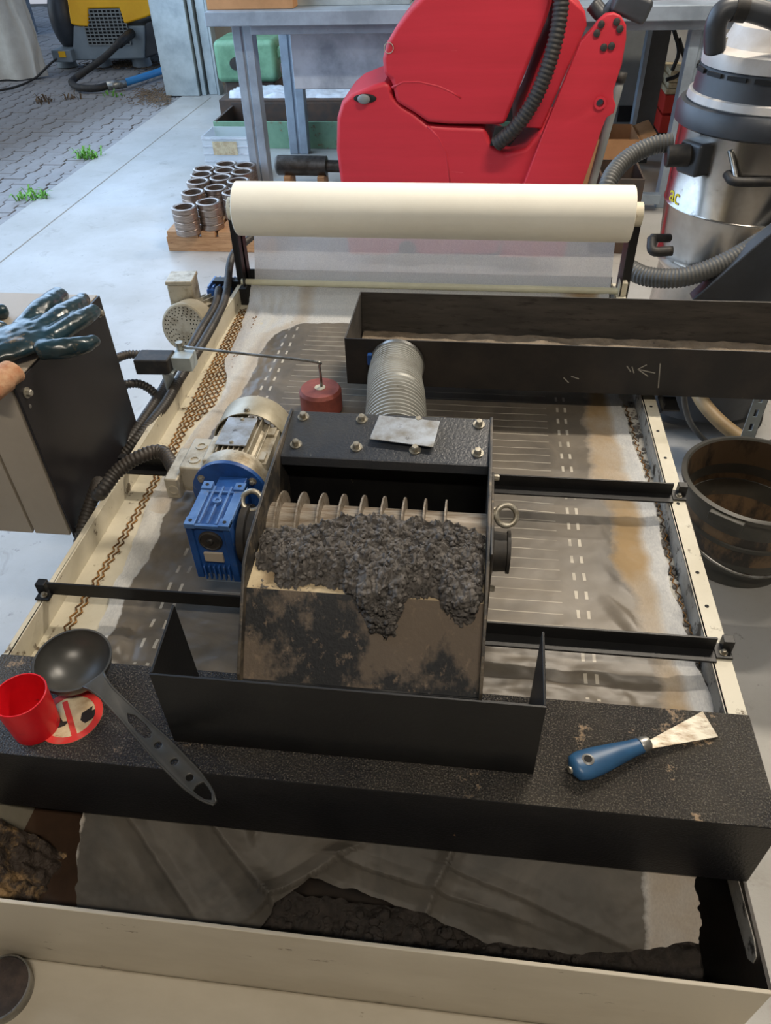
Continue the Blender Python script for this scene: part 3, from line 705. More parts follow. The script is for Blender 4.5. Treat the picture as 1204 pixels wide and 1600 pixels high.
xbar(XL - .009, -.715, .822, -.724, False); xbar(XL - .009, -.715, 1.195, -.724)
# eye bolts, bearing, studs
def eye(x, y, z, sx):
    b = MB().torus((x + sx * .026, y, z), (.1, -.75, .65), .0165, .0047, 32, 12).lathe([(.011, 0), (.011, .004), (.006, .006), (.0045, .012)], (x, y, z), (sx, 0, 0), 20)
    b.build('eye_bolt', M['zinc'], t)
eye(XL - .005, .925, .905, -1); eye(XR + .005, .925, .905, 1)
MB().lathe([(.052, 0), (.052, .007), (.034, .009), (.032, .030), (.036, .031), (.036, .036), (.026, .037), (.026, .032)], (XR + .005, .905, .842), (1, 0, 0), 40).build('bearing_housing', M['rubber'], t)
for y, z in ((.86, .80), (.955, .80), (.96, .885), (1.03, .90)):
    b = MB(); bolt(b, (XR + .005, y, z), (1, 0, 0), .0055, .012); b.build('side_bolt', M['zinc'], t)
MB().box(XR + .005, XR + .009, .80, 1.0, .752, .935).build('bearing_plate', M['plate_dirt'], t, bevel=.001)

# worm gearbox and motor on the left plate
gx0, gx1, gy0, gy1, gz0, gz1 = -.448, -.373, .848, .955, .798, .916
gb = MB().box(gx0 + .004, gx1 - .004, gy0 + .004, gy1, gz0, gz1 - .008).box(gx0 + .012, gx1 - .012, gy1, gy1 + .045, .815, .895)
for k in range(6):
    x = gx0 + .016 + k * .0085; gb.box(x, x + .0035, gy0 - .004, gy0 + .004, gz0 - .006, gz0 + .026)
gb.box(gx0, gx0 + .012, gy0, gy0 + .02, gz0 - .006, gz1 - .01).box(gx1 - .012, gx1, gy0, gy0 + .02, gz0 - .012, gz1 - .01)
gb = gb.build('gearbox', M['blue'], t, bevel=.003)
tp = MB()
for x in (gx0, gx1 - .016): tp.box(x, x + .016, gy0, gy1 + .004, gz1 - .010, gz1 - .003)
for x in (gx0, gx1 - .018):
    for y in (gy0 - .002, gy1 - .016): tp.box(x, x + .018, y, y + .02, gz1 - .010, gz1)
for x in (-.426, -.4115, -.397): tp.box(x - .002, x + .002, gy0 + .006, gy1 - .004, gz1 - .010, gz1 - .003)
tp.box(gx0, gx1, gy0, gy0 + .006, gz1 - .010, gz1 - .004).box(gx0, gx1, gy1 - .02, gy1 - .015, gz1 - .010, gz1 - .004)
tp.lathe([(.003, 0), (.008, 0), (.008, .009), (.003, .009)], (-.411, .912, gz1 - .010), (0, 0, 1), 20, closed=True)
tp.build('ribbed_top', M['blue_top'], gb, bevel=.0012)
for x in (gx0 + .009, gx1 - .009):
    for y in (gy0 + .008, gy1 - .006): MB().cyl((x, y, gz1 - .001), (x, y, gz1 + .0006), .0032, n=12).build('bolt_hole', M['dark'], gb)
MB().lathe([(.020, 0), (.020, .004), (.017, .006), (.016, .0045), (.006, .0045), (.004, .008)], (-.4105, gy0 + .005, .878), (0, -1, 0), 32).build('end_cap', M['rubber'], gb)
MB().box(-.427, -.394, gy0 - .0005, gy0 + .004, .832, .852).build('name_plate', M['cab_grey'], gb, bevel=.001)
MB().lathe([(.030, 0), (.050, .006), (.050, .018), (.044, .020), (.044, .040)], (gx1 - .004, .902, .852), (1, 0, 0), 40).build('output_flange', M['rubber'], gb)
MC = Vector((-.425, 0, .852))
MB().lathe([(.045, 0), (.069, .004), (.069, .013), (.05, .014)], (MC.x, 1.0, MC.z), (0, 1, 0), 48).build('motor_flange', M['blue'], gb)
for a in (35, 145, 215, 325):
    b = MB(); bolt(b, (MC.x + .057 * math.cos(math.radians(a)), 1.003, MC.z + .057 * math.sin(math.radians(a))), (0, -1, 0), .005, .006)
    b.build('flange_bolt', M['zinc'], gb)
mo = MB().lathe([(.05, .0), (.066, .001), (.068, .02), (.066, .036), (.053, .038), (.053, .16)], (MC.x, 1.014, MC.z), (0, 1, 0), 48)
for k in range(30):
    a = 2 * PI * k / 30
    if 50 < math.degrees(a) < 130: continue
    d = Vector((math.cos(a), 0, math.sin(a))); mo.obox(Vector((MC.x, 1.105, MC.z)) + d * .058, (0, 1, 0), d.cross(Vector((0, 1, 0))), d, .115, .0024, .018)
for k in range(7):
    x = MC.x - .03 + k * .010; mo.box(x - .0012, x + .0012, 1.05, 1.165, .898, .914)
mo.box(MC.x + .035, MC.x + .062, 1.045, 1.16, .874, .892).box(MC.x + .038, MC.x + .058, 1.05, 1.075, .892, .898).box(MC.x + .038, MC.x + .058, 1.13, 1.155, .892, .898)
mo = mo.build('motor', M['alu'], t, bevel=.0008, seg=1)
MB().lathe([(.0745, 0), (.0745, .062), (.070, .070), (.03, .072), (.03, .070), (.068, .068), (.0725, .062), (.0725, 0)], (MC.x, 1.155, MC.z), (0, 1, 0), 56, closed=True).build('fan_cowl', M['alu_plate'] if 0 else mat('cowl_metal', (184, 176, 156), .4, .35, c2=(150, 140, 116), sc=9, c3=(90, 80, 64), sc3=26, lo3=.66, hi3=.74), mo)
MB().box(MC.x - .034, MC.x + .024, 1.062, 1.152, .916, .919).build('name_plate', M['alu_plate'], mo, bevel=.001)
for q_, r_ in (((MC.x - .005, 1.145, .919), .003), ((MC.x - .005, 1.069, .919), .003), ((MC.x, 1.165, MC.z + .0745), .004)):
    b = MB(); bolt(b, q_, (0, 0, 1), r_, r_); b.build('screw', M['zinc'], mo)
tb = MB().box(-.520, -.474, 1.02, 1.115, .838, .893).box(-.545, -.518, 1.0, 1.10, .835, .880).box(-.478, -.462, 1.03, 1.11, .85, .905).build('terminal_box', M['alu'], mo, bevel=.004)
for y in (1.045, 1.088): MB().lathe([(.007, 0), (.011, 0), (.011, .002), (.007, .002)], (-.497, y, .893), (0, 0, 1), 24, closed=True).build('knockout', M['alu'], mo)
MB().lathe([(.0, 0), (.010, 0), (.010, .002), (.007, .002), (.007, .001)], (-.530, 1.0, .857), (0, -1, 0), 24, cap0=False).build('knockout', M['alu'], mo)

# loose plate on the cover
MB_ = MB().hexa([(-.172, 1.056, .9500), (-.060, 1.043, .9480), (-.052, 1.108, .9580), (-.162, 1.116, .9600), (-.172, 1.056, .9515), (-.060, 1.043, .9495), (-.052, 1.108, .9595), (-.162, 1.116, .9615)])
tag(MB_.build('steel_plate', M['alu_plate'], smooth=0, bevel=.0004), 'small bare grey metal plate lying on the bolted black separator cover', 'metal plate')

# heap of sludge on shelf and chute
def surf(y):
    return interp([(.655, .745), (.668, .764), (.755, .878), (.874, .889), (.90, .915), (.925, .917), (.97, .90)], y)
SURF = [(.655, .745), (.668, .764), (.755, .878), (.874, .889), (.90, .915), (.925, .917), (.97, .90)]
ARC = [(SURF[0][0], 0.0)]
for a, b in zip(SURF, SURF[1:]): ARC.append((b[0], ARC[-1][1] + math.hypot(b[0] - a[0], b[1] - a[1])))
YARC = [(q, p) for p, q in ARC]
LO = [(0, .80), (.08, .792), (.13, .765), (.2, .762), (.3, .772), (.42, .765), (.48, .745), (.54, .722), (.64, .720), (.68, .757), (.78, .765), (.84, .745), (.9, .735), (.96, .738), (1, .76)]
HI = [(0, .868), (.2, .872), (.3, .882), (.42, .912), (.5, .925), (.7, .925), (.8, .915), (.92, .895), (1, .88)]
def heap_h(x, y):
    u = (x - XL) / (XR - XL); s_ = interp(ARC, y)
    lo = interp(ARC, interp(LO, u)) + .010 * fbm(x * 50, 2) + .006 * fbm(x * 160, 9); hi = interp(HI, u) + .01 * fbm(x * 50, 7)
    m_ = min(sstep(lo - .004, lo + .034, s_) ** .6, 1 - sstep(hi - .02, hi + .004, y)) * min(1, sstep(-.004, .03, x - XL) + .25, sstep(-.004, .02, XR - x) + .3)
    if m_ <= 0: return -.004
    top = (.026 + .018 * math.exp(-((u - .55) / .3) ** 2)) * (1 - .45 * (1 - sstep(.735, .78, y)))
    n_ = .5 + .5 * fbm(x * 16, s_ * 16, 1, 3)
    v1 = noise.voronoi(Vector((x * 75, s_ * 75, 1.5)))[0][0]; v2 = noise.voronoi(Vector((x * 190, s_ * 190, 4.5)))[0][0]
    return m_ * (top * (.72 + .35 * n_) + .011 * (.6 - v1) + .0045 * (.6 - v2) + .009 * fbm(x * 45, s_ * 45, 3, 3) + .004 * fbm(x * 230, s_ * 230, 6, 2))
def heap_p(x, s_, e=0):
    y = interp(YARC, s_); h = heap_h(x, y) + e
    k = 1 - sstep(.745, .775, y)          # outward lean where the surface is the steep chute
    n = Vector((0, -.80 * k, 1 - .40 * k)).normalized()
    return Vector((x, y, surf(y))) + n * h, h
def heapf(u, v):
    x = XL + .002 + (XR - XL - .004) * u; s_ = .005 + .285 * v
    x2 = max(XL + .001, min(XR - .001, x + .003 * fbm(x * 120, s_ * 120, 20, 2)))
    p = heap_p(x2, s_)[0]; p += noise.noise_vector(p * 130) * .0042 + noise.noise_vector(p * 330) * .0018
    p.x = max(XL + .001, min(XR - .001, p.x)); return p
mb = MB().grid(heapf, 340, 290)
for _ in range(1900):
    x = random.uniform(XL + .008, XR - .008); s_ = random.uniform(.02, .27); c, h = heap_p(x, s_)
    if h < .006: continue
    r = random.choice((.0014, .0018, .0025, .0034, .0046)) * random.uniform(.8, 1.2); a = len(mb.v)
    mb.ball(c, r, 7, 5)
    for i in range(a, len(mb.v)): d = mb.v[i] - c; mb.v[i] = c + d * (1 + 1.1 * noise.noise(mb.v[i] * 420))
tag(mb.build('sludge_heap', M['sludge'], smooth=180, recalc=False), 'crumbly dark grey heap of metal sludge on the separator chute', 'sludge', kind='stuff')
mb = MB(); blobs(mb, 60, (-.17, -.10), (.668, .70), lambda x, y: .708 + random.uniform(0, .004), .002, .005); blobs(mb, 10, (-.24, .0), (.56, .62), lambda x, y: BZ + .006, .0015, .003)
tag(mb.build('fallen_crumbs', M['sludge'], smooth=180), 'few dark crumbs fallen on the paper between chute and tray', 'sludge', kind='stuff')

# ================================================================ FEED DUCT AND HOSES
t = thing('feed_trough', 'long open black steel trough crossing high over the far half of the bed', 'trough', (.6, 1.66, .77))
dx0, dx1, dy0, dy1, dz0, dz1 = -.297, 1.75, 1.533, 1.786, .772, .891
MB().box(dx0, dx1, dy0, dy0 + .003, dz0, dz1).build('front_wall', M['duct'], t)
MB().box(dx0, dx1, dy1 - .003, dy1, dz0, dz1).build('back_wall', M['duct_in'], t)
MB().box(dx0, dx0 + .003, dy0 + .003, dy1 - .003, dz0, dz1).build('end_plate', M['duct_in'], t)
MB().box(dx0 + .003, dx1, dy0 + .003, dy1 - .003, dz0, dz0 + .003).build('bottom', M['duct'], t)
MB().box(.435, .475, 1.50, 1.56, ZR + .001, ZR + .005).box(.435, .439, 1.50, 1.56, ZR, .772).build('bracket', M['black'], t, bevel=.001)
for px, L_ in (((979, 572), (985, 581)), ((987, 573), (990, 583)), ((996, 577), (1023, 583)), ((996, 577), (1010, 570)), ((996, 577), (1012, 588)), ((1031, 568), (1028, 606)), ((880, 590), (888, 598)), ((892, 588), (904, 592))):
    a_ = A(px[0], px[1], Y=dy0 - .0006); b_ = A(L_[0], L_[1], Y=dy0 - .0006)
    MB().bar(a_, b_, .0006, .0022, (0, 0, 1) if abs((b_ - a_).normalized().z) < .8 else (1, 0, 0)).build('chalk_mark', M['chalk'], t)
MB().grid(lambda u, v: (dx0 + .006 + 1.95 * u, dy0 + .005 + .245 * v, dz0 + .008 + .008 * fbm(u * 20, v * 3) + .006 * (v - .3) ** 2), 260, 30).build('residue', M['residue'], t, smooth=180)['kind'] = 'stuff'
hs_ = Vector((-.175, dy0 - .002, .832)); he = Vector((-.137, 1.137, .888))
t = thing('corrugated_hose', 'thick grey corrugated hose from the black trough to the separator', 'hose', (-.155, 1.33, .86))
mb = MB(); ribbed(mb, [hs_, hs_ + Vector((.004, -.09, .012)), hs_.lerp(he, .6) + Vector((0, 0, .012)), he], .0545, .0065, .0135, 40); mb.build('tube', M['hose_grey'], t, smooth=60)
MB().lathe([(.060, 0), (.064, 0), (.064, .012), (.060, .012)], hs_ + Vector((0, -.014, 0)), (0, 1, 0), 48, closed=True).build('hose_clamp', M['steel'], t)
MB().box(-.243, -.232, 1.512, 1.526, .835, .862).build('clamp_screw', M['blue'], t, bevel=.002)

# float switch
t = thing('float_switch', 'black limit switch on a rod with a red round float', 'float switch', (-.7, 1.53, .8))
sw = Vector(A(243, 566, z=.815)); sw.x = min(sw.x, -.765)
MB().obox(sw, (1, .05, 0), (0, 1, 0), (0, 0, 1), .085, .055, .04).build('switch_body', M['rubber'], t, bevel=.004)
MB().obox((-.700, 1.545, .812), (1, 0, 0), (0, 1, 0), (0, 0, 1), .05, .045, .036).box(-.742, -.738, 1.50, 1.55, .70, .80).box(-.742, -.716, 1.50, 1.55, .796, .80).build('bracket', M['galv'], t, bevel=.002)
r0 = Vector((-.712, 1.565, .838)); r1 = A(490, 565, z=.845); r2 = A(496, 568, z=.838)
MB().tube(smoothpts([r0, r0.lerp(r1, .5), r1, r2 + Vector((.003, 0, -.008)), (-.358, 1.520, .77)], 6), .0035, 10).build('rod', M['steel'], t, smooth=180)
MB().cyl(r0 + Vector((0, .0, .012)), r0 - Vector((0, 0, .03)), .009, n=18).build('pivot', M['zinc'], t)
flo = MB().lathe([(.048, 0), (.051, .004), (.051, .052), (.046, .060), (.014, .061)], (-.361, 1.515, .708), (0, 0, 1), 48).build('float', M['float'], t)
MB().lathe([(.013, .0), (.013, .062), (.005, .062)], (-.361, 1.515, .708), (0, 0, 1), 24).build('hub', M['cream'], flo)

# conduits along the left wall
def conduit(label, px, r=.0105, name='corrugated_conduit', group=None, m='conduit', pitch=.008, amp=.0016, cat='cable conduit'):
    mb = MB(); ribbed(mb, px, r, amp, pitch, 12); o = mb.build(name, M[m], smooth=60); tag(o, label, cat, group); return o
P_ = lambda x, y, z: tuple(A(x, y, z=z))
conduit('brown corrugated conduit arching from the motor terminal box over the left rim', [(-.545, 1.055, .858), P_(252, 706, .862), P_(215, 715, .86), P_(182, 738, .84), P_(155, 772, .81), (-.742, 1.10, .775), (-.768, 1.03, .70), (-.775, .985, .62), (-.77, .97, .52)], .0125)
zc = .748
conduit('outer of two dark corrugated conduits running along the left wall to the cabinet', [P_(342, 452, zc), P_(335, 480, zc), P_(314, 515, zc), P_(296, 546, zc), P_(272, 575, .74), P_(252, 612, .735), P_(226, 652, .73), P_(205, 682, .72), (-.80, 1.30, .70)], .0105)
conduit('inner of two dark corrugated conduits pressed against the left bed wall', [(-.75, 2.40, .80), P_(363, 400, .79), P_(354, 456, .752), P_(345, 484, .752), P_(314, 540, .752), P_(282, 590, .75), P_(262, 625, .748), P_(240, 655, .745), P_(215, 685, .735), (-.79, 1.28, .70)], .0105)
conduit('upper short conduit between black cabinet and limit switch', [(-.80, 1.375, .84), (-.86, 1.48, .83), (-.85, 1.545, .82), (-.815, 1.56, .815)], .0095)
conduit('lower short conduit looping under the limit switch', [(-.80, 1.36, .80), (-.85, 1.44, .785), (-.81, 1.49, .775), (-.775, 1.50, .74), (-.765, 1.47, .70)], .0095)

# small gear motor at the far left corner
t = thing('drive_motor', 'small aluminium gear motor with round perforated fan cover outside the left wall', 'motor', (-.83, 1.95, .75))
mc = Vector((-.832, 1.885, .722))
holes = [circ(0, 0, .064, 56)]
for rr, n_ in ((.026, 11), (.034, 15), (.042, 20), (.050, 25), (.058, 29)): 
    for i in range(n_): holes.append([(rr * math.cos(2 * PI * i / n_) + .0024 * math.cos(a), rr * math.sin(2 * PI * i / n_) + .0024 * math.sin(a)) for a in (0, 1.257, 2.513, 3.77, 5.03)])
ax = Vector((.10, 1, -.25)).normalized(); ux = Vector((1, -.10, 0)).normalized(); vz = ux.cross(ax) * 1
MB().plate(holes, .002, mc, ux, vz).build('fan_grille', M['alu'], t)
MB().lathe([(.064, .004), (.069, .006), (.071, .014), (.071, .070), (.069, .070), (.069, .014), (.064, .006)], mc - ax * .005, ax, 48, closed=True).build('fan_cover', mat('cover_metal', (188, 178, 156), .4, .3, c2=(160, 150, 128), sc=7), t)
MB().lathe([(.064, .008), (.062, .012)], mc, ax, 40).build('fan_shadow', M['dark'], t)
bd = MB().lathe([(.052, .06), (.052, .20)], mc, ax, 36)
for k in range(20):
    a = 2 * PI * k / 20; d = ux * math.cos(a) + vz * math.sin(a); bd.obox(mc + ax * .13 + d * .055, ax, ax.cross(d), d, .13, .003, .016)
bd.build('motor_body', M['alu'], t)
tbx = MB().obox(mc + Vector((-.030, .125, .055)), (1, .1, 0), (-.1, 1, 0), (0, 0, 1), .075, .075, .07).build('terminal_box', M['alu'], t, bevel=.006)
MB().obox(mc + Vector((-.030, .125, .095)), (1, .1, 0), (-.1, 1, 0), (0, 0, 1), .079, .079, .012).build('box_lid', M['alu'], tbx, bevel=.003)
bg = MB().obox(mc + Vector((.040, .26, -.03)), (1, 0, 0), (0, 1, 0), (0, 0, 1), .075, .09, .10).build('gearbox', M['blue'], t, bevel=.004)
for k in range(5): MB().box(mc.x + .006 + k * .016, mc.x + .011 + k * .016, mc.y + .22, mc.y + .30, mc.z + .02, mc.z + .028).build('rib', M['blue_top'], bg)
MB().box(mc.x + .02, -.727, mc.y + .24, mc.y + .27, .68, .76).build('mounting_foot', M['black'], t)

# ================================================================ CONTROL CABINET + GLOVE
t = thing('control_cabinet', 'grey control cabinet with black side panel left of the bed', 'cabinet', (-1.03, 1.21, .70))
MB().box(-1.30, -.787, 1.030, 1.375, .702, 1.040).build('body', M['cab_grey'], t, bevel=.004)
MB().box(-.786, -.781, 1.026, 1.388, .692, 1.048).build('side_panel', M['cab_black'], t, bevel=.0012)
MB().box(-1.298, -.868, 1.022, 1.0295, .703, 1.038).build('door', M['cab_grey'], t, bevel=.001)
MB().box(-.862, -.788, 1.022, 1.0295, .703, 1.038).build('front_strip', M['cab_grey'], t, bevel=.001)
MB().prism([(-1.30, 1.030), (-.787, 1.030), (-.787, 1.388), (-1.30, 1.388)], (0, 0, 1.040), (1, 0, 0), (0, 1, 0), (0, 0, .009)).build('top_panel', M['cab_grey'], t, bevel=.001)
for y, z in ((1.05, 1.02), (1.365, 1.02), (1.365, .715)):
    b = MB(); bolt(b, (-.781, y, z), (1, 0, 0), .0065, .008); b.build('bolt', M['zinc'], t)
MB().cyl((-.7812, 1.045, .995), (-.7802, 1.045, .995), .004, n=14).build('hole', M['steel'], t)
MB().box(-.98, -.7272, 1.27, 1.33, .62, .692).build('mounting_arm', M['rubber'], t, bevel=.003)
MB().box(-1.0, -.90, 1.20, 1.36, .690, .702).build('arm_plate', M['rubber'], t, bevel=.002)

gz = 1.052
mb = MB()
def G(x, y, z): return A(x, y, z=z)
palm = [(-40, 560), (0, 545), (40, 535), (78, 520)]
mb.tube(smoothpts([G(-60, 560, gz + .014), G(-20, 548, gz + .018), G(25, 532, gz + .022), G(62, 518, gz + .02), G(88, 510, gz + .012)], 5), [.056] * 4 + [.058] * 4 + [.060] * 4 + [.058] * 3 + [.052] * 3 + [.044] * 2 + [.030], 20, flat=1.0)
base_z = gz
for i in range(len(mb.v)):
    v = mb.v[i]; c = base_z + .022; mb.v[i] = Vector((v.x, v.y, c + (v.z - c) * .34))
def finger(pts, r0, r1):
    P = smoothpts(pts, 6); n = len(P); mb.tube(P, [(r0 + (r1 - r0) * i / (n - 1)) * (1 if i < n - 1 else .8) for i in range(n)], 14, flat=1.1); mb.ball(P[-1], r1 * 1.0, 12, 8)
finger([G(35, 515, gz + .018), G(58, 492, gz + .026), G(80, 472, gz + .024), G(92, 462, gz + .012)], .0215, .0185)
finger([G(58, 520, gz + .02), G(88, 500, gz + .026), G(112, 482, gz + .022), G(128, 470, gz + .010)], .0215, .0175)
finger([G(78, 530, gz + .018), G(105, 512, gz + .022), G(128, 498, gz + .018), G(145, 488, gz + .012)], .0205, .0160)
finger([G(62, 548, gz + .014), G(95, 544, gz + .016), G(125, 540, gz + .012), G(146, 533, gz + .006)], .019, .0140)
finger([G(0, 520, gz + .018), G(-25, 500, gz + .02), G(-40, 495, gz + .014), G(2, 487, gz + .010)], .018, .015)
gl = mb.build('glove', M['glove'], smooth=180)
r = gl.modifiers.new('remesh', 'REMESH'); r.mode = 'VOXEL'; r.voxel_size = .0028; r.use_smooth_shade = True
sm = gl.modifiers.new('smooth', 'SMOOTH'); sm.factor = .6; sm.iterations = 12
tx = bpy.data.textures.new('wrinkle', 'CLOUDS'); tx.noise_scale = .045; tx.noise_depth = 2
dm_ = gl.modifiers.new('wrinkle', 'DISPLACE'); dm_.texture = tx; dm_.strength = .009; dm_.mid_level = .5; dm_.texture_coords = 'LOCAL'
tag(gl, 'dirty dark blue-green rubber work glove lying palm down on the cabinet', 'glove')
MB().tube(smoothpts([G(20, 580, gz + .010), G(2, 592, gz + .010), G(-24, 612, gz + .006)], 6), [.020] * 6 + [.023] * 6 + [.024], 20, flat=1.3).build('cuff', M['cuff'], gl, smooth=180)

# ================================================================ THINGS ON THE COVER BOX
# cup
cb = A(58, 1134, z=BZ); ct = A(32, 1086, Y=cb.y).z
t = thing('plastic_cup', 'bright red open plastic cup standing beside the ladle', 'cup', (cb.x, cb.y, BZ))
H_ = min(max(ct - BZ, .05), .12); print('CUP', ct - BZ, cb[:])
MB().lathe([(.0, .0), (.033, 0), (.037, H_), (.0355, H_), (.031, .003), (0, .003)], (cb.x, cb.y, BZ + .0005), (0, 0, 1), 56, False, False).build('cup_body', M['red_cup'], t, smooth=40)
MB().torus((cb.x, cb.y, BZ + H_), (0, 0, 1), .0363, .0013, 56, 8).build('rim', M['red_cup'], t, smooth=180)
# ladle
lc = A(113, 1030, z=.806)
t = thing('ladle', 'dark grey nylon ladle with slotted handle lying across the box edge', 'ladle', (lc.x, lc.y, BZ))
tip = A(336, 1256, z=.772); nk = A(146, 1062, z=.806)
hd = (tip - nk); hl = hd.length; hd.normalize()
ax = (Vector((0, 0, 1)) + hd * .10).normalized()
R_ = .0575; outer = [(R_ * math.sin(a), -R_ * .78 * math.cos(a)) for a in [PI / 2 * i / 14 for i in range(15)]]
inner = [(r * .95, h * .93) for r, h in reversed(outer)]
MB().lathe([(max(r, .0004), h) for r, h in outer + inner], lc, ax, 56, False, False).build('bowl', M['ladle'], t, smooth=50)
side = hd.cross(Vector((0, 0, 1))).normalized()
def wd(s_): return interp([(0, .019), (.05, .014), (.12, .0115), (.3, .0125), (.6, .017), (.82, .016), (.94, .011), (1, .003)], s_)
out = [(s_ * hl, wd(s_)) for s_ in [i / 24 for i in range(25)]]; out += [(x, -y) for x, y in reversed(out)]
hl_ = [circ(hl * f, 0, .0052, 20) for f in (.56, .69, .81)]
slot = [(hl * a, b) for a, b in ((.30, 0), (.34, .006), (.42, .0075), (.48, .006), (.50, 0), (.48, -.006), (.42, -.0075), (.34, -.006))]
eye_ = [(hl * a, b) for a, b in ((.865, 0), (.875, .0085), (.91, .008), (.95, .0055), (.975, 0), (.95, -.0055), (.91, -.008), (.875, -.0085))]
MB().plate([out] + hl_ + [slot, eye_], .005, nk, hd, side, bev=.001).build('handle', M['ladle'], t)
MB().tube([nk + hd * (hl * s_) + side * wd(s_) * .92 + Vector((0, 0, .002)) for s_ in [i / 24 for i in range(25)]] + [nk + hd * (hl * s_) - side * wd(s_) * .92 + Vector((0, 0, .002)) for s_ in [1 - i / 24 for i in range(25)]], .0016, 6).build('handle_rim', M['ladle'], t, smooth=180)
# scraper
t = thing('scraper', 'paint scraper with blue handle and dirty steel blade on the box', 'scraper', (.26, .61, BZ))
a_ = A(893, 1202, z=.777); b_ = A(1000, 1165, z=.772); d = (b_ - a_).normalized(); L_ = (b_ - a_).length
sd = d.cross(Vector((0, 0, 1))).normalized()
pr = [(0, .010), (.04, .018), (.15, .0215), (.35, .0205), (.6, .0165), (.85, .0125), (1, .0115)]
ring = [(interp(pr, i / 24), i / 24 * L_) for i in range(25)]
mb = MB()
vs = []; n = 28
for r, h in [(.003, -.002)] + ring + [(.006, L_ + .001)]:
    for k in range(n):
        a = 2 * PI * k / n; vs.append(a_ + d * h + sd * r * math.cos(a) + Vector((0, 0, 1)) * min(r, .016) * .78 * math.sin(a))
m_ = len(ring) + 2
mb.add(vs, [(j * n + k, j * n + (k + 1) % n, (j + 1) * n + (k + 1) % n, (j + 1) * n + k) for j in range(m_ - 1) for k in range(n)] + [tuple(range(n - 1, -1, -1)), tuple((m_ - 1) * n + k for k in range(n))])
hb = mb.build('handle', M['handle_blue'], t, smooth=60)
hc = a_ + d * (L_ * .21)
MB().lathe([(.0055, .0095), (.0055, .0135), (.0085, .0125), (.0085, .0095)], hc, (0, 0, 1), 28, closed=True).build('eyelet', M['steel'], hb)
MB().cyl(hc + Vector((0, 0, .009)), hc + Vector((0, 0, .0128)), .0056, n=20).build('hole', M['dark'], hb)
MB().cyl(a_ - d * .004, a_ + d * .001, .005, n=16).build('end_rivet', M['zinc'], hb)
MB().lathe([(.0105, -.002), (.012, .004), (.0105, .012), (.008, .014)], b_, d, 24).build('ferrule', M['steel'], t)
p = [A(1003, 1163, z=.773), A(1008, 1172, z=.773), A(1121, 1152, z=.7625), A(1097, 1112, z=.7635)]
up = Vector((0, 0, .0014))
MB().hexa([p[0], p[1], p[2], p[3], p[0] + up, p[1] + up, p[2] + up, p[3] + up]).build('blade', M['blade'], t)
# round muddy disc at the lower left corner
rc = A(0, 1545, z=.39)
t = thing('mud_tin', 'round tin full of streaky brown mud at the lower left corner', 'tin', (rc.x, rc.y, .37))
MB().lathe([(.0, 0), (.045, 0), (.047, .026), (.0445, .026), (.043, .012), (0, .012)], (rc.x, rc.y, .3705), (0, 0, 1), 44, False, False).build('tin_shell', M['steel'], t)
MB().lathe([(.0434, .012), (.0438, .0215), (.02, .0235), (.001, .0232)], (rc.x, rc.y, .3705), (0, 0, 1), 44).build('mud', M['mudtin'], t)

# ================================================================ RIGHT SIDE: TUB, HOSE, POST
t = thing('tub', 'muddy dark grey round rubber tub on the floor right of the bed', 'tub', (.865, 1.86, 0))
c = Vector((.865, 1.86, 0))
MB().lathe([(.0, .002), (.165, .002), (.182, .16), (.190, .165), (.192, .178), (.185, .182), (.203, .285), (.216, .29), (.218, .305), (.205, .308), (.200, .302)], c, (0, 0, 1), 64, False, False).build('tub_shell', M['barrel'], t, smooth=40)
MB().lathe([(.2005, .303), (.187, .18), (.163, .012), (.001, .010)], c, (0, 0, 1), 64, False, False).build('muddy_inside', M['barrel_in'], t, smooth=60)
for a in (235, 55):
    a = math.radians(a); d = Vector((math.cos(a), math.sin(a), 0)); MB().obox(c + d * .222 + Vector((0, 0, .285)), d, (-d.y, d.x, 0), (0, 0, 1), .02, .10, .028).build('grip', M['barrel'], t, bevel=.003)
MB().tube([c + Vector((.212 * math.cos(a), .212 * math.sin(a), .13 + .03 * math.cos(a * 2))) for a in [math.radians(170 + i * 6) for i in range(35)]], .0055, 8).build('bail', M['steel'], t, smooth=180)
mb = MB().tube(smoothpts([P_(1078, 590, .30), P_(1100, 632, .26), P_(1140, 672, .22), P_(1200, 708, .18), P_(1290, 745, .10)], 10), .024, 16)
tag(mb.build('tan_hose', M['tan_hose'], smooth=180), 'thick tan rubber hose passing behind the tub', 'hose')
mb = MB().tube(smoothpts([P_(1066, 600, .42), P_(1071, 640, .30), P_(1083, 668, .16), P_(1112, 696, .04), P_(1150, 700, .02)], 10), .010, 10)
tag(mb.build('grey_cable', M['vac_hose'], smooth=180), 'thin grey cable hanging down behind the tub', 'cable')
q = A(1176, 660, Y=2.2)
t = thing('slotted_post', 'galvanised slotted angle post standing behind the tub', 'post', (q.x, 2.2, 0))
sl = [[(-.022, 0), (.022, 0), (.022, .76), (-.022, .76)]] + [[(-.006, z), (.006, z), (.006, z + .028), (-.006, z + .028)] for z in [.04 + .055 * i for i in range(13)]]
MB().plate(sl, .003, (q.x - .01, 2.18, 0), (1, 0, 0), (0, 0, 1)).build('slotted_face', M['galv'], t)
MB().box(q.x + .010, q.x + .014, 2.18, 2.225, 0, .76).build('side_flange', M['vac_dark'], t)
MB().box(q.x - .05, q.x + .05, 2.15, 2.25, 0, .004).build('foot', M['galv'], t)

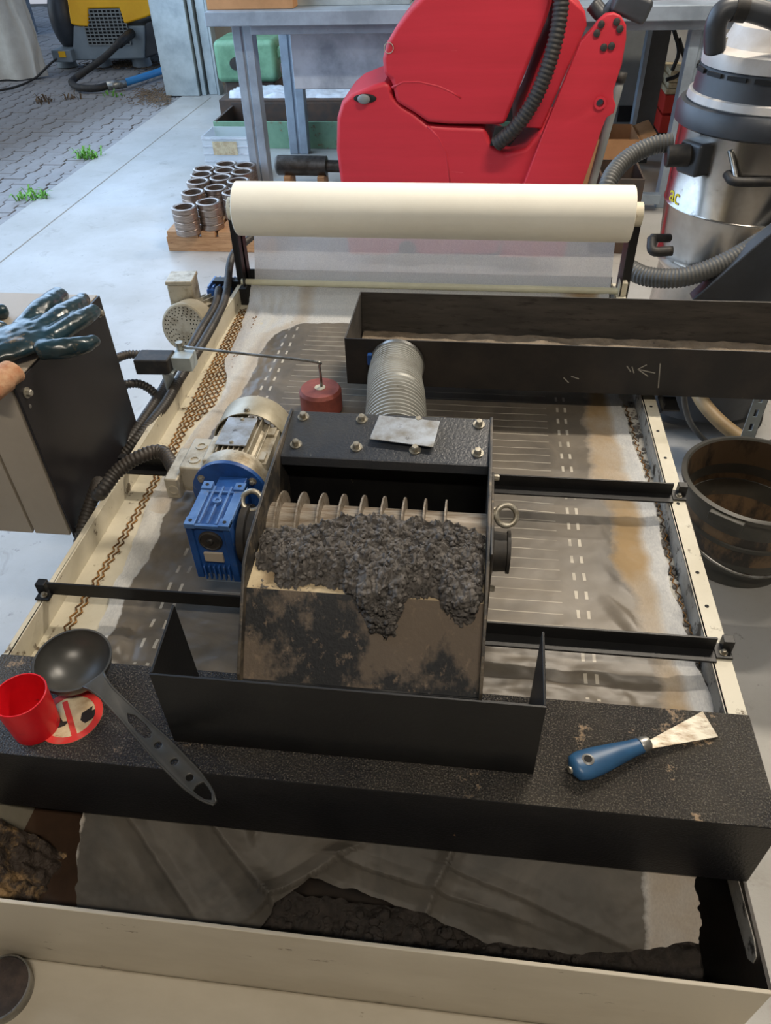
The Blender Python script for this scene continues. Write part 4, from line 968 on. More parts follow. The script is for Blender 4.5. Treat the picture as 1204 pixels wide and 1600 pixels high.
# ================================================================ VACUUM
vc = Vector((.905, 2.80, 0))
t = thing('wet_vacuum', 'large stainless drum vacuum cleaner with grey motor head', 'vacuum cleaner', tuple(vc))
MB().lathe([(.245, .10), (.235, .58), (.252, .60), (.258, .615), (.252, .63), (.25, .66), (.262, .80), (.266, .805), (.262, .81), (.268, 1.06)], vc, (0, 0, 1), 80).build('tank', M['chrome'], t, smooth=50)
MB().lathe([(.272, 1.05), (.286, 1.058), (.288, 1.10), (.278, 1.118), (.262, 1.12)], vc, (0, 0, 1), 80).build('rim_gasket', M['vac_dark'], t, smooth=40)
MB().lathe([(.256, 1.12), (.262, 1.125), (.258, 1.145), (.248, 1.148)], vc, (0, 0, 1), 72).build('light_ring', M['vac_grey'], t)
MB().lathe([(.248, 1.148), (.240, 1.215), (.236, 1.22)], vc, (0, 0, 1), 72).build('vent_band', M['vac_dark'], t)
hdm = MB().lathe([(.240, 1.222), (.240, 1.245), (.235, 1.262), (.19, 1.272), (.175, 1.30), (.165, 1.325), (.12, 1.34), (.001, 1.345)], vc, (0, 0, 1), 72).build('motor_head', M['vac_grey'], t, smooth=30)
for k in range(18):
    a = 2 * PI * k / 18 + .1
    d = Vector((math.cos(a), math.sin(a), 0)); MB().obox(vc + d * .246 + Vector((0, 0, 1.208)), d, (-d.y, d.x, 0), (0, 0, 1), .006, .062, .012).build('vent_slot', M['dark'], t)
MB().obox(A(1122, 72, Y=2.66), (1, .6, 0), (-.6, 1, 0), (0, -.2, 1), .05, .01, .045).build('switch_panel', M['chrome'], hdm, bevel=.003)
ins = vc + Vector((-.225, -.15, .985))
MB().obox(ins, (.83, .55, 0), (-.55, .83, 0), (0, 0, 1), .09, .09, .10).build('inlet', M['vac_dark'], t, bevel=.012)
MB().lathe([(.028, 0), (.033, .005), (.033, .07), (.028, .075)], ins + Vector((-.03, -.02, .01)), (-.95, .02, -.05), 24).build('inlet_cuff', M['rubber'], t)
mb = MB(); ribbed(mb, [A(1050, 222, Y=2.66), A(1018, 228, Y=2.66), A(985, 244, Y=2.64), A(962, 265, Y=2.6), A(948, 292, Y=2.55), A(940, 340, Y=2.5)], .026, .003, .011, 16)
mb.build('suction_hose', M['vac_hose'], t, smooth=60)
mb = MB(); ribbed(mb, [A(978, 418, Y=2.5), A(1010, 432, Y=2.44), A(1060, 434, Y=2.40), A(1110, 420, Y=2.40), A(1160, 395, Y=2.42), A(1215, 360, Y=2.46), A(1300, 300, Y=2.5)], .029, .0028, .011, 16)
mb.build('floor_hose', M['vac_hose'], t, smooth=60)
mb = MB().tube(smoothpts([A(1116, 78, Y=2.62), A(1118, 40, Y=2.60), A(1132, 16, Y=2.60), A(1165, 14, Y=2.60), A(1215, 30, Y=2.60), A(1280, 60, Y=2.62)], 8), .030, 18)
mb.build('cooling_hose', M['vac_dark'], t, smooth=180)
MB().tube([A(1146, 12, Y=2.60), A(1166, 14, Y=2.60)], .034, 18).build('hose_cuff', M['rubber'], t)
MB().tube(smoothpts([A(1135, 272, Y=2.56), A(1150, 284, Y=2.52), A(1215, 284, Y=2.52)], 6), .014, 12).build('tank_handle', M['rubber'], t, smooth=180)
MB().tube(smoothpts([A(1140, 235, Y=2.58), A(1146, 262, Y=2.55), A(1150, 284, Y=2.52)], 6), .008, 10).build('latch_strap', M['steel'], t, smooth=180)
MB().obox(A(1204, 235, Y=2.56), (1, 0, 0), (0, 1, 0), (.1, 0, 1), .03, .02, .16).build('latch', M['rubber'], t, bevel=.004)
# trolley
tr = MB().lathe([(.265, .06), (.29, .07), (.30, .32), (.275, .34), (.25, .34)], vc, (0, 0, 1), 56).build('trolley_base', M['vac_dark'], t, smooth=40)
for dx, dy in ((-.2, -.2), (.2, -.2), (-.2, .2), (.2, .2)):
    MB().lathe([(.04, -.018), (.055, -.014), (.055, .014), (.04, .018)], vc + Vector((dx, dy, .056)), (1, 0, 0), 24).build('castor', M['rubber'], t)
MB().tube(smoothpts([A(1018, 372, Y=2.58), A(1020, 392, Y=2.54), A(1050, 392, Y=2.54)], 6), .016, 12).tube(smoothpts([A(1018, 372, Y=2.58), A(1045, 372, Y=2.62)], 6), .014, 12).build('tilt_handle', M['rubber'], t, smooth=180)
MB().prism([(0, 0), (.6, 0), (.6, .28), (.25, .30), (.16, .20)], tuple(A(1080, 470, Y=2.36)), (1, 0, 0), (0, 0, 1), (0, .06, 0)).build('tipping_frame', M['vac_dark'], t, bevel=.008)
def text(s_, size, o, u, v, name, m, parent, th=.0006):
    cu = bpy.data.curves.new('t', 'FONT'); cu.body = s_; cu.size = size; cu.extrude = th; cu.align_x = 'CENTER'; cu.align_y = 'CENTER'
    ob = bpy.data.objects.new('t', cu); me = bpy.data.meshes.new_from_object(ob); bpy.data.objects.remove(ob)
    mb = MB(); u = Vector(u).normalized(); v = Vector(v).normalized(); w_ = u.cross(v)
    mb.add([Vector(o) + u * q.co.x + v * q.co.y + w_ * q.co.z for q in me.vertices], [tuple(f.vertices) for f in me.polygons])
    return mb.build(name, m, parent, smooth=0)
text('ac', .075, vc + Vector((-.253, -.075, .84)), (.30, -.95, 0), (.0, 0, 1), 'lettering', M['yellow_print'], t)

# ================================================================ SCRUBBER MACHINE
SY = 4.1
def sil(px, Y=SY):
    out = []
    for p in px: v = A(p[0], p[1], Y=Y); out.append((v.x, v.z))
    return out
def slab(px, Y, depth, name, m, parent, bevel=.02, seg=3, extra=None):
    o = MB().prism(sil(px, Y), (0, Y, 0), (1, 0, 0), (0, 0, 1), (0, depth, 0)).build(name, m, parent, smooth=35, bevel=bevel, seg=seg); return o
t = thing('floor_scrubber', 'big rounded red walk-behind floor scrubber behind the paper roll', 'cleaning machine', (0, 4.35, 0))
low = [(545, 400), (533, 300), (525, 235), (526, 185), (533, 160), (548, 147), (575, 136), (600, 128), (609, 132), (614, 152), (628, 166), (648, 178), (668, 195), (700, 198), (757, 200), (768, 227), (790, 240), (820, 232), (845, 205), (905, 205), (880, 300), (850, 400)]
bdy = slab(low, SY, .52, 'lower_body', M['red'], t, .022)
top = [(611, 126), (599, 117), (597, 92), (604, 66), (618, 42), (640, 14), (662, -8), (700, -32), (770, -45), (850, -45), (862, -25), (862, 5), (852, 36), (788, 196), (700, 195), (668, 192), (645, 176), (618, 160)]
tk = slab(top, SY - .01, .54, 'recovery_tank', M['red'], t, .03)
sec = [(868, -20), (890, -4), (914, 18), (917, 40), (846, 202), (800, 199), (822, 150), (860, 50)]
slab(sec, SY + .04, .46, 'rear_tank', M['red'], t, .012)
pan = [(906, 64), (926, 42), (935, 30), (946, 21), (958, 19), (969, 24), (977, 38), (977, 60), (970, 100), (957, 140), (957, 152), (961, 162), (958, 175), (947, 182), (940, 198), (905, 300), (880, 400), (780, 400), (812, 300), (846, 210)]
pl = MB(); ph = [A(937, 161, Y=SY - .07)]
pl.plate([sil(pan, SY - .05), [(p.x + .018 * math.cos(a), p.z + .018 * math.sin(a)) for p in ph for a in [PI * i / 8 for i in range(16)]]], .05, (0, SY - .05, 0), (1, 0, 0), (0, 0, 1), bev=.008, res=2)
pn = pl.build('side_panel', M['red'], t, smooth=50)
for x, y in ((939, 38), (932, 52), (963, 34), (968, 45), (943, 74), (955, 72)):
    p = A(x, y, Y=SY - .078); MB().lathe([(.0155, 0), (.0155, .004), (.008, .008)], p, (0, -1, 0), 20).build('screw_cap', M['rubber'], pn)
p = A(937, 161, Y=SY - .078); MB().lathe([(.018, 0), (.028, 0), (.028, .005), (.018, .005)], p, (0, -1, 0), 28, closed=True).build('hole_ring', M['red'], pn)
p = A(575, 152, Y=SY + .06); MB().ball(A(570, 154, Y=SY - .002), .05, 20, 12, (1.15, .12, .42)).build('cup_recess', M['dark'], bdy, smooth=180)
MB().ball(A(568, 155, Y=SY - .012), .032, 16, 10, (1, .4, .7)).build('grey_knob', M['machine_grey'], bdy, smooth=180)
MB().tube([A(x, y, Y=SY - .006) for x, y in ((612, 137), (630, 128), (655, 128), (685, 135), (705, 144), (720, 153))], .006, 8).build('raised_line', M['red'], tk, smooth=180)
MB().tube([A(x, y, Y=SY + .004) for x, y in ((668, 197), (685, 215), (697, 240), (705, 300))], .006, 8).build('raised_line', M['red'], bdy, smooth=180)
MB().prism([(0, 0), (.10, .0), (.14, .05), (.13, .09), (.02, .09)], tuple(A(765, 228, Y=SY - .012)), (1, 0, 0), (0, 0, 1), (0, .01, 0)).build('hose_socket', M['dark'], bdy, bevel=.004)
e_ = MB()
for i in range(24): pass
MB().torus(A(607, 75, Y=SY - .012), (0, 1, 0), .022, .0018, 28, 6).build('round_emblem', M['cab_grey'], tk, smooth=180)
mb = MB(); ribbed(mb, [A(877, -40, Y=SY - .05), A(876, 10, Y=SY - .06), A(868, 60, Y=SY - .08), A(852, 115, Y=SY - .09), A(832, 160, Y=SY - .085), A(806, 198, Y=SY - .07), A(775, 226, Y=SY - .03)], .032, .005, .02, 18)
mb.build('drain_hose', M['rubber'], t, smooth=60)
MB().obox(A(985, 8, Y=SY + .03), (1, 0, -.35), (0, 1, 0), (.35, 0, 1), .17, .12, .10).build('handle_grip', M['vac_dark'], t, bevel=.02)
MB().tube(smoothpts([A(925, 5, Y=SY + .1), A(945, 22, Y=SY + .08), A(975, -10, Y=SY + .06), A(1000, -35, Y=SY + .1)], 6), .035, 14).build('handle_bar', M['vac_dark'], t, smooth=180)
MB().tube([A(970, 118, Y=SY + .1), A(962, 150, Y=SY + .1), A(925, 285, Y=SY + .1), A(905, 350, Y=SY + .1)], .022, 12).build('squeegee_lever', M['machine_grey'], t, smooth=180)
MB().tube([A(971, 113, Y=SY + .1), A(967, 128, Y=SY + .1)], .028, 12).build('lever_cap', M['rubber'], t, smooth=180)
bt = A(690, 400, Y=SY).z
MB().box(-.62, .30, SY + .06, SY + .46, .06, max(.1, bt) + .05).build('chassis', M['vac_dark'], t, bevel=.01)
for x in (-.4, .15):
    MB().lathe([(.05, -.03), (.10, -.026), (.10, .026), (.05, .03)], (x, SY + .03, .10), (0, 1, 0), 32).build('wheel', M['rubber'], t)
    MB().lathe([(.05, -.03), (.10, -.026), (.10, .026), (.05, .03)], (x, SY + .50, .10), (0, 1, 0), 32).build('wheel', M['rubber'], t)

# ================================================================ WORKBENCH
BY = 5.0
t = thing('workbench', 'long blue-grey steel workbench standing behind the red scrubber', 'workbench', (.5, 5.7, 0))
zb0, zb1 = 1.045, 1.118
MB().box(-1.668, 3.2, BY, 6.45, zb0, zb1).build('worktop', M['grey_frame'], t, bevel=.006)
MB().box(-1.42, 3.0, BY + .06, BY + .12, zb0 - .05, zb0).build('front_rail', M['grey_frame'], t, bevel=.004)
def bleg(x0, x1, y0):
    g_ = (x1 - x0); y1 = y0 + .10
    MB().prism([(0, 0), (g_ * .42, 0), (g_ * .46, .012), (g_ * .54, .012), (g_ * .58, 0), (g_, 0), (g_, .10), (0, .10)], (x0, y0, 0), (1, 0, 0), (0, 1, 0), (0, 0, zb0)).build('leg', M['grey_frame'], t, bevel=.004)
lx = A(361, 42, Y=BY + .14).x; lx1 = A(392, 42, Y=BY + .14).x
bleg(lx, lx1, BY + .14)
rx = A(1082, 40, Y=BY + .14).x; rx1 = A(1122, 40, Y=BY + .14).x
bleg(rx, rx1, BY + .14)
a0, a1 = A(435, 60, Y=6.3).x, A(466, 60, Y=6.3).x
bleg(a0, a1, 6.3)
a0, a1 = A(1012, 50, Y=6.1).x, A(1050, 50, Y=6.1).x
MB().box(a0, a0 + .03, 6.1, 6.2, 0, zb0).build('leg', M['grey_frame'], t, bevel=.003)
MB().box(a0 + .03, a1, 6.13, 6.2, 0, zb0).build('leg', M['vac_dark'], t, bevel=.003)
MB().box(lx1, a1, 6.25, 6.32, .28, .34).build('rear_rail', M['grey_frame'], t, bevel=.003) if 0 else None
MB().box(rx - .5, rx, BY + .05, BY + .11, .05, .11).build('low_rail', M['grey_frame'], t, bevel=.003)
p0 = A(452, 52, Y=5.3); p1 = A(640, 139, Y=5.3)
MB().box(p0.x, .55, 5.3, 6.2, p1.z, zb0 - .001).build('drawer_block', M['panel_grey'], t, bevel=.006)
# on the worktop
def pbox(name, label, cat, x0, y0, x1, y1, Y, depth, m, z0=None, bevel=.003, group=None, parts=None):
    a = A(x0, y1, Y=Y); b = A(x1, y0, Y=Y); za = a.z if z0 is None else z0
    t = thing(name, label, cat, ((a.x + b.x) / 2, Y + depth / 2, za), group)
    return t, a.x, b.x, za, b.z
zt = zb1
t = thing('cardboard_box', 'orange-brown cardboard box at the left end of the workbench top', 'box', (-1.5, 5.25, zt))
x0, x1 = A(323, 10, Y=5.08).x, A(458, 10, Y=5.08).x
MB().box(x0, x1, 5.08, 5.5, zt + .001, zt + .22).build('carton', M['cardboard'], t, bevel=.004)
MB().box(x0 + .24, x0 + .36, 5.078, 5.08, zt + .05, zt + .10).build('paper_label', M['sticker_white'], t)
t = thing('tool_tray', 'grey open metal tray of small tools on the workbench top', 'tray', (-.6, 5.3, zt))
x0, x1 = A(462, 10, Y=5.2).x, A(640, 10, Y=5.2).x
MB().box(x0, x1, 5.2, 5.21, zt + .001, zt + .06).box(x0, x1, 5.6, 5.61, zt + .001, zt + .06).box(x0, x0 + .01, 5.21, 5.6, zt + .001, zt + .06).box(x1 - .01, x1, 5.21, 5.6, zt + .001, zt + .06).box(x0 + .01, x1 - .01, 5.21, 5.6, zt + .001, zt + .006).build('tray_body', M['galv'], t, bevel=.002)
for k in range(9):
    x = x0 + .05 + k * .08
    MB().bar((x, 5.28 + .02 * (k % 3), zt + .03), (x + .06, 5.5 - .03 * (k % 2), zt + .04 + .02 * (k % 3)), .02, .02).build('tool', M['rustin' if k % 3 else 'wood'], t, bevel=.003)
t = thing('wood_board', 'reddish wooden board lying on the right part of the workbench top', 'board', (1.0, 5.6, zt))
MB().box(A(960, 10, Y=5.25).x, 2.6, 5.22, 5.9, zt + .001, zt + .05).build('board_body', mat('board_wood', (150, 96, 74), .7, c2=(120, 78, 60), sc=5, stretch=(1, 9, 9)), t, bevel=.004)
t = thing('wire_basket', 'small wire mesh basket at the right end of the workbench', 'basket', (1.6, 5.2, zt))
x0 = A(1150, 5, Y=5.12).x
MB().box(x0, x0 + .5, 5.06, 5.2, zt + .001, zt + .01).build('basket_floor', M['galv'], t)
for k in range(22): MB().cyl((x0 + k * .023, 5.065, zt + .005), (x0 + k * .023, 5.065, zt + .12), .0025, n=6).build('wire', M['rubber'], t)
for k in range(5): MB().cyl((x0, 5.065, zt + .02 + k * .024), (x0 + .49, 5.065, zt + .02 + k * .024), .0025, n=6).build('wire', M['rubber'], t)

# under the bench, left
t = thing('green_trough', 'long rusty pale green steel trough on the floor under the bench', 'trough', (-1.2, 6.4, 0))
gy = 6.46; z1 = A(332, 190, Y=gy).z; x0 = A(334, 200, Y=gy).x
MB().box(x0, .28, gy, gy + .02, 0, z1).build('front_wall', M['green'], t, bevel=.003)
MB().box(x0, .28, gy + .55, gy + .57, 0, z1 + .02).build('back_wall', M['rustin'], t, bevel=.003)
MB().box(x0, x0 + .02, gy + .02, gy + .55, 0, z1).build('end_wall', M['rustin'], t, bevel=.003)
MB().box(x0 + .02, .28, gy + .02, gy + .55, 0, .03).build('bottom', M['rustin'], t)
t = thing('sheet_covered_trough', 'dark steel trough covered with a crumpled white plastic sheet at the back', 'trough', (-1.0, 7.3, 0))
y0 = 7.15; z1 = A(345, 146, Y=y0).z; x0 = A(342, 160, Y=y0).x
MB().box(x0, .27, y0, y0 + .46, 0, z1 - .05).build('trough_body', M['rustin'], t, bevel=.006)
MB().grid(lambda u, v: (x0 + .08 + (1.6) * u, y0 - .02 + .46 * v - .0 * u, z1 - .02 + .03 * fbm(u * 9, v * 5) - .16 * (1 - sstep(0, .25, v))), 70, 24).build('plastic_sheet', M['white_sheet'], t, smooth=180)
t = thing('green_machine', 'rounded pale green machine housing behind the left bench leg', 'machine', (-2.2, 7.8, 0))
y0 = 7.7; a = A(340, 130, Y=y0); b = A(470, 62, Y=y0)
MB().box(a.x, b.x - .25, y0, y0 + .5, a.z, b.z).build('housing', M['green_mach'], t, bevel=.05, seg=4)
MB().cyl((a.x + .2, y0 - .03, a.z + .16), (a.x + .2, y0, a.z + .16), .05, n=24).build('black_knob', M['rubber'], t)
MB().box(a.x + .05, b.x - .3, y0 + .05, y0 + .45, 0, a.z + .01).build('pedestal', M['rustin'], t, bevel=.02)
MB().bar((b.x - .3, y0 + .1, b.z - .15), (b.x + .1, y0 + .1, b.z + .1), .08, .08).build('arm', M['green_mach'], t, bevel=.02)
for k in range(4): MB().lathe([(.03, 0), (.09, .02), (.09, .06), (.04, .08)], (b.x - .12 + .06 * k, y0 - .02, a.z + .12 + .1 * (k % 2) - .08 * (k // 2)), (.2, -1, .3), 18).build('fitting', M['steel' if k % 2 else 'rustin'], t)
# plastic bag box
t = thing('clear_box', 'clear ribbed plastic box standing behind the steel rings', 'box', (-1.9, 5.7, 0))
y0 = 5.62; a = A(322, 262, Y=y0); b = A(398, 214, Y=y0)
za = max(a.z, .0)
MB().box(a.x, b.x, y0, y0 + .008, 0.0, b.z).box(a.x, b.x, y0 + .28, y0 + .288, 0, b.z).box(a.x, a.x + .008, y0 + .008, y0 + .28, 0, b.z).box(b.x - .008, b.x, y0 + .008, y0 + .28, 0, b.z).build('shell', M['clear'], t)
for k in range(5): MB().box(a.x, b.x, y0 - .006, y0, b.z - .02 - k * .05, b.z - .008 - k * .05).build('rib', M['white_sheet'], t, bevel=.002)
MB().box(a.x + .08, a.x + .26, y0 - .009, y0 - .006, b.z - .12, b.z - .03).build('paper_label', M['sticker_white'], t)
# pallet with rings
t = thing('wooden_pallet', 'small light wooden pallet carrying rows of turned steel rings', 'pallet', (-1.6, 4.6, 0))
pa = A(264, 392, z=0); ptop = .118; py = pa.y
MB().box(pa.x, -1.2, py, py + .022, .0, .085).build('front_board', M['wood'], t, bevel=.003)
MB().box(pa.x, -1.2, py + .85, py + .872, .0, .085).build('back_board', M['wood'], t, bevel=.003)
for k in range(6):
    x = pa.x + .01 + k * .105; MB().box(x, x + .085, py + .0, py + .872, .0855, ptop).build('slat', M['wood'], t, bevel=.002)
RG = [(287, 323, 1.0), (325, 315, 1.15), (301, 300, 1), (337, 293, 1.05), (309, 283, 1), (345, 277, 1), (315, 272, 1), (351, 266, 1), (319, 263, .95), (365, 300, 1), (372, 282, 1), (378, 268, 1), (383, 258, .95), (353, 256, .9)]
WHERE = ['frontmost', 'second', 'third', 'fourth', 'fifth']
ring0 = None
cols = {0: [0, 2, 4, 6, 8], 1: [1, 3, 5, 7, 13], 2: [9, 10, 11, 12]}
CN = {0: 'left row', 1: 'middle row', 2: 'right row'}
for cidx, ids in cols.items():
    for k, i in enumerate(ids):
        x, y, s_ = RG[i]; hh = .15
        c = A(x, y, z=ptop + hh)
        if ring0 is None:
            r_ = thing('steel_ring', 'x', 'steel ring', (0, 0, 0), 'steel rings on the pallet')
            MB().lathe([(.051, .0), (.072, .0), (.072, .03), (.069, .033), (.072, .036), (.072, .075), (.069, .078), (.072, .081), (.072, .118), (.069, .121), (.072, .124), (.072, .15), (.062, .153), (.051, .15)], (0, 0, 0), (0, 0, 1), 36, closed=True).build('turned_body', M['ring'], r_)
            ring0 = r_
        else:
            r_ = ring0.copy(); COL.objects.link(r_)
            for ch in ring0.children:
                q_ = ch.copy(); COL.objects.link(q_); q_.parent = r_
        r_.location = (c.x, c.y, ptop)
        r_['label'] = 'turned steel ring on the pallet, %s in the %s' % (WHERE[k], CN[cidx])
# machined shaft
t = thing('machined_shaft', 'dark turned steel shaft lying left of the red scrubber', 'shaft', (-1.1, 5.25, 0))
c0 = A(432, 258, Y=5.45); c1 = A(525, 262, Y=5.45)
MB().lathe([(.0, 0), (.055, 0), (.066, .015), (.066, .36), (.04, .365), (.04, .62), (.0, .62)], c0, (1, 0, -.01), 36, False, False).build('shaft_body', mat('dark_steel', (96, 92, 88), .4, .8, c2=(66, 60, 54), sc=12), t)
for dx in (.06, .3): MB().box(c0.x + dx, c0.x + dx + .05, 5.37, 5.53, 0, c0.z - .055).build('wooden_support', M['wood'], t, bevel=.003)
# under the bench, right
t = thing('grey_machine', 'tall grey machine cabinet with a dark slot under the bench', 'machine', (1.0, 7.0, 0))
y0 = 6.75; a = A(940, 270, Y=y0); b = A(1042, 55, Y=y0)
MB().box(.3, b.x, y0, y0 + .6, 0, b.z + .2).build('casing', M['machine_grey'], t, bevel=.01)
s0 = A(963, 190, Y=y0); s1 = A(1000, 165, Y=y0)
MB().box(s0.x, s1.x, y0 - .012, y0 - .001, s0.z, s1.z).build('dark_slot', M['dark'], t)
MB().tube([A(1010, 130, Y=y0 - .03), A(1013, 95, Y=y0 - .03), A(1022, 78, Y=y0 - .03)], .014, 8).build('door_latch', M['galv'], t)
t = thing('open_carton', 'open brown cardboard carton on the floor under the bench', 'box', (.8, 5.7, 0))
y0 = 5.6; a = A(938, 275, Y=y0); b = A(1000, 218, Y=y0); zz = b.z
MB().box(a.x - .3, b.x, y0, y0 + .006, 0, zz).box(a.x - .3, b.x, y0 + .4, y0 + .406, 0, zz + .0).box(b.x - .006, b.x, y0 + .006, y0 + .4, 0, zz).box(a.x - .3, a.x - .294, y0 + .006, y0 + .4, 0, zz).box(a.x - .294, b.x - .006, y0 + .006, y0 + .4, 0, .01).build('carton_walls', M['cardboard'], t)
MB().hexa([(b.x, y0, zz - .01), (b.x + .004, y0, zz - .01), (b.x + .004, y0 + .4, zz - .01), (b.x, y0 + .4, zz - .01), (b.x + .10, y0 + .02, zz + .03), (b.x + .106, y0 + .02, zz + .03), (b.x + .106, y0 + .4, zz + .03), (b.x + .10, y0 + .4, zz + .03)]).build('flap', M['cardboard'], t)
t = thing('red_drawer_box', 'red metal drawer box seen between the bench legs', 'drawer box', (1.5, 6.6, 0))
y0 = 6.5; a = A(1028, 208, Y=y0); b = A(1062, 146, Y=y0)
for k in range(2):
    h = (b.z - a.z) / 2; MB().box(a.x, b.x + .15, y0, y0 + .4, a.z + k * h, a.z + (k + 1) * h - .015).build('drawer', M['red_box'], t, bevel=.005)
MB().box(a.x + .02, b.x + .13, y0 + .02, y0 + .38, 0, a.z - .001).build('plinth', M['rubber'], t)
t = thing('paper_stack', 'stack of cream papers and folders on the red drawer box', 'paper stack', (1.5, 6.6, b.z))
for k in range(4): MB().box(a.x + .01 * (k % 2), b.x + .1, y0 + .02, y0 + .36, b.z + .04 * k - .01, b.z + .04 * k + .025).build('folder', M['sticker_white'], t, bevel=.003)
t = thing('coiled_cable', 'black cable looped in the gap between the right bench legs', 'cable', (1.5, 6.3, .6))
MB().tube(smoothpts([A(1060, 60, Y=6.3), A(1070, 100, Y=6.3), A(1058, 118, Y=6.3), A(1040, 125, Y=6.3)], 8), .014, 8).tube(smoothpts([A(1052, 45, Y=6.3), A(1060, 80, Y=6.3), A(1050, 110, Y=6.3)], 8), .014, 8).build('cable_loop', M['rubber'], t, smooth=180)
t = thing('dark_bin', 'low black plastic bin on the floor between scrubber and vacuum', 'bin', (.95, 4.4, 0))
y0 = 4.35; a = A(930, 345, Y=y0); b = A(1008, 280, Y=y0)
MB().box(a.x, b.x, y0, y0 + .01, 0, b.z).box(a.x, b.x, y0 + .35, y0 + .36, 0, b.z).box(a.x, a.x + .01, y0 + .01, y0 + .35, 0, b.z).box(b.x - .01, b.x, y0 + .01, y0 + .35, 0, b.z).box(a.x + .01, b.x - .01, y0 + .01, y0 + .35, 0, .01).build('bin_shell', M['rustin'], t, bevel=.003)

# ================================================================ YARD
CY = 9.75
t = thing('compressor', 'yellow and grey towable compressor parked in the yard', 'compressor', (-4.7, 10.2, 0))
def yb(px, name, m, depth, Y=CY, bevel=.02, parent=None):
    return MB().prism(sil(px, Y), (0, Y, 0), (1, 0, 0), (0, 0, 1), (0, depth, 0)).build(name, m, parent or t, bevel=bevel)
yb([(113, 95), (114, 40), (226, 40), (226, 92)], 'lower_body', M['comp_grey'], 1.3)
yb([(226, 92), (226, 36), (262, 20), (262, 80)], 'side_body', M['vac_dark'], 1.2, CY + .02)
yb([(100, -30), (110, 38), (122, 41), (138, 42), (138, 14), (186, 13), (194, 38), (226, 28), (245, 20), (238, -30)], 'yellow_hood', M['yellow'], 1.34, CY - .03)
g0 = sil([(139, 70), (139, 15), (193, 15), (193, 70)], CY - .01)
gx_0, gz_0, gx_1, gz_1 = g0[0][0], g0[0][1], g0[2][0], g0[1][1]
MB().box(gx_0, gx_1, CY - .008, CY - .002, gz_0, gz_1).build('grille_opening', M['dark'], t)
gr = MB()
for k in range(11): x = gx_0 + (gx_1 - gx_0) * k / 10; gr.box(x - .006, x + .006, CY - .022, CY - .010, gz_0, gz_1)
for k in range(11): z = gz_0 + (gz_1 - gz_0) * k / 10; gr.box(gx_0, gx_1, CY - .021, CY - .011, z - .006, z + .006)
gr.build('grille', M['machine_grey'], t)['kind'] = 'stuff'
for i, px in enumerate((105, 160, 222)):
    p = A(px, 100, Y=CY + .25); MB().cyl((p.x, CY + .25, 0), (p.x, CY + .25, p.z + .1), .12, .10, n=18).build('foot', M['comp_grey'], t)
p = A(70, 82, Y=CY - .05); q_ = A(118, 75, Y=CY - .05)
tw = MB().box(A(86, 80, Y=CY).x, A(116, 80, Y=CY).x, CY - .1, CY + .2, A(95, 95, Y=CY).z, A(95, 76, Y=CY).z).build('tow_bracket', M['comp_grey'], t, bevel=.01)
o_ = A(97, 85, Y=CY - .11); MB().box(o_.x - .04, o_.x + .04, CY - .115, CY - .10, o_.z - .03, o_.z + .03).build('amber_reflector', M['yellow'], tw)
MB().ball(A(104, 28, Y=CY + .25), .27, 20, 14, (.7, .8, 1.3)).build('fender', M['vac_dark'], t, smooth=180)
mb = MB().tube(smoothpts([A(205, 52, Y=CY - .03), A(192, 62, Y=9.4), A(160, 92, Y=9.2), P_(118, 122, .05), P_(112, 130, .04), P_(125, 137, .04), P_(150, 138, .04), P_(168, 134, .05)], 8), .035, 12)
hh_ = tag(mb.build('air_hose', M['rubber'], smooth=180), 'black air hose looping from the compressor onto the pavers', 'hose')
MB().tube([A(205, 52, Y=CY - .03), A(186, 68, Y=9.35)], .05, 14).build('hose_fitting', M['rubber'], hh_, smooth=180)
mb = MB().tube([P_(167, 134.5, .05), P_(196, 130, .05)], .045, 14)
MB_ = mb
t2 = thing('blue_hose', 'bright blue hose lying between coupling and steel column', 'hose', tuple(P_(230, 118, 0)))
MB().tube(smoothpts([P_(192, 130, .05), P_(225, 120, .05), P_(262, 107, .05), P_(300, 90, .05)], 8), .036, 14).build('hose_tube', M['bluehose'], t2, smooth=180)
MB_.build('metal_coupling', M['steel'], t2, smooth=180)
def tarpf(u, v):
    a = u * 2 * PI; x = -5.52 + .33 * math.cos(a) * (1 + .1 * math.sin(3 * a)); y = 9.35 + .16 * math.sin(a)
    return (x + .07 * fbm(u * 6, v * 3) + .0 * v, y + .03 * math.sin(7 * a + v * 2), .005 + 2.6 * v)
tag(MB().grid(tarpf, 90, 30).build('tarpaulin_curtain', M['tarp'], smooth=180), 'pale grey bundled tarpaulin curtain hanging to the ground in the yard', 'curtain')
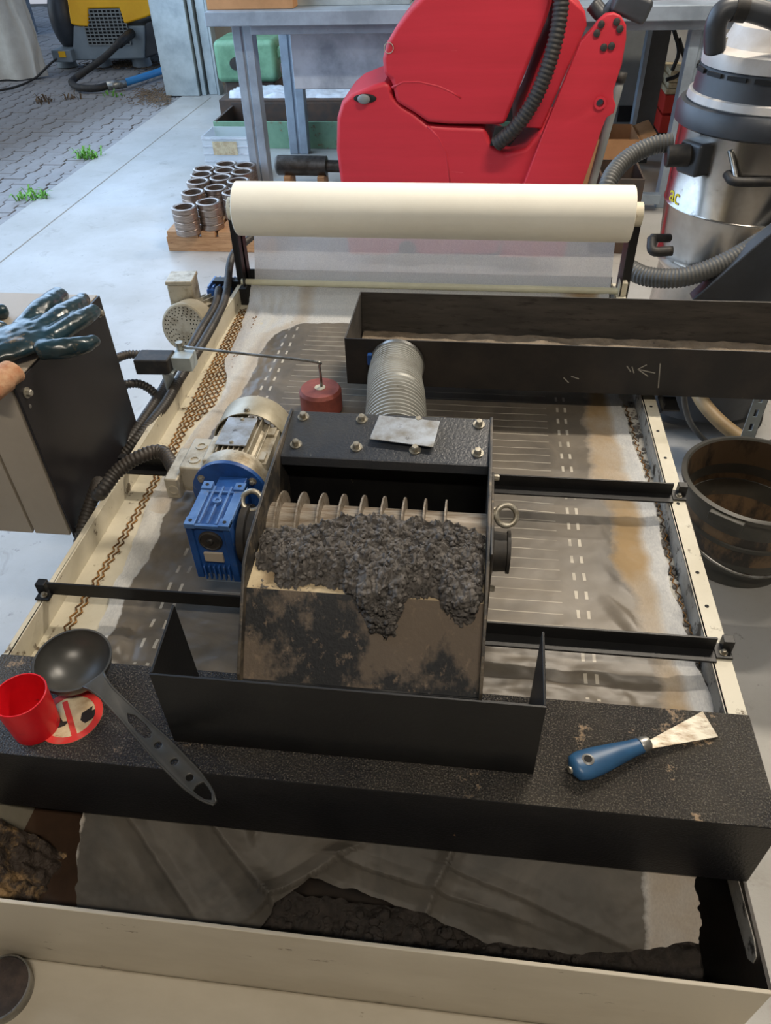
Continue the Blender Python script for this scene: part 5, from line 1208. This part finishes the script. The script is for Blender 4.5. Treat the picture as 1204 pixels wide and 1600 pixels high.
mb = MB().tube(smoothpts([P_(-40, 146, .02), P_(0, 141, .02), P_(30, 134, .02), P_(55, 122, .02), A(75, 103, Y=9.1), A(88, 92, Y=9.5)], 8), .012, 8)
tag(mb.build('power_cable', M['rubber'], smooth=180), 'thin black cable on the pavers in front of the tarpaulin', 'cable')
def weed(x, y, n, h, label, m='grass'):
    c = A(x, y, z=0); mb = MB()
    for _ in range(n):
        a = random.uniform(0, 2 * PI); s_ = random.uniform(.3, 1) * h; p = c + Vector((random.uniform(-.1, .1), random.uniform(-.06, .06), -.04)); d = Vector((math.cos(a), math.sin(a), 0))
        q = p + d * s_ * .5 + Vector((0, 0, s_)); r = p + d * s_ * 1.0 + Vector((0, 0, s_ * .8)); w_ = Vector((-d.y, d.x, 0)) * .007
        mb.add([p - w_, p + w_, q + w_, q - w_, r], [(0, 1, 2, 3), (3, 2, 4)])
    tag(mb.build('weed_tuft', M[m], smooth=0, recalc=False), label, 'weeds', 'weeds in the yard joints')
weed(138, 244, 60, .11, 'larger green weed tuft on the paver edge near the threshold')
weed(52, 308, 55, .10, 'green weed tuft on the paver edge nearest the cabinet')
weed(70, 158, 26, .12, 'pale dry weed tuft in front of the tarpaulin', 'litter')
weed(115, 152, 22, .10, 'thin weed tuft in front of the air hose loop', 'litter')
weed(180, 148, 22, .09, 'small green weed tuft below the hose coupling')
weed(12, 82, 22, .10, 'small green weed tuft beside the tarpaulin foot')
mb = MB()
for _ in range(420):
    x = random.gauss(245, 20); y = random.gauss(150, 8)
    if x > 266 or y > 168: continue
    c = A(x, y, z=.006); a = random.uniform(0, PI); mb.obox(c, (math.cos(a), math.sin(a), .1), (-math.sin(a), math.cos(a), 0), (0, 0, 1), random.uniform(.02, .06), .008, .004)
for _ in range(300):
    c = A(random.gauss(200, 30), random.gauss(100, 3), z=.006); a = random.uniform(0, PI); mb.obox(c, (math.cos(a), math.sin(a), .1), (-math.sin(a), math.cos(a), 0), (0, 0, 1), random.uniform(.03, .08), .01, .005)
tag(mb.build('leaf_litter', M['litter'], smooth=0), 'dry brown leaf litter scattered beside the steel column', 'leaf litter', kind='stuff')
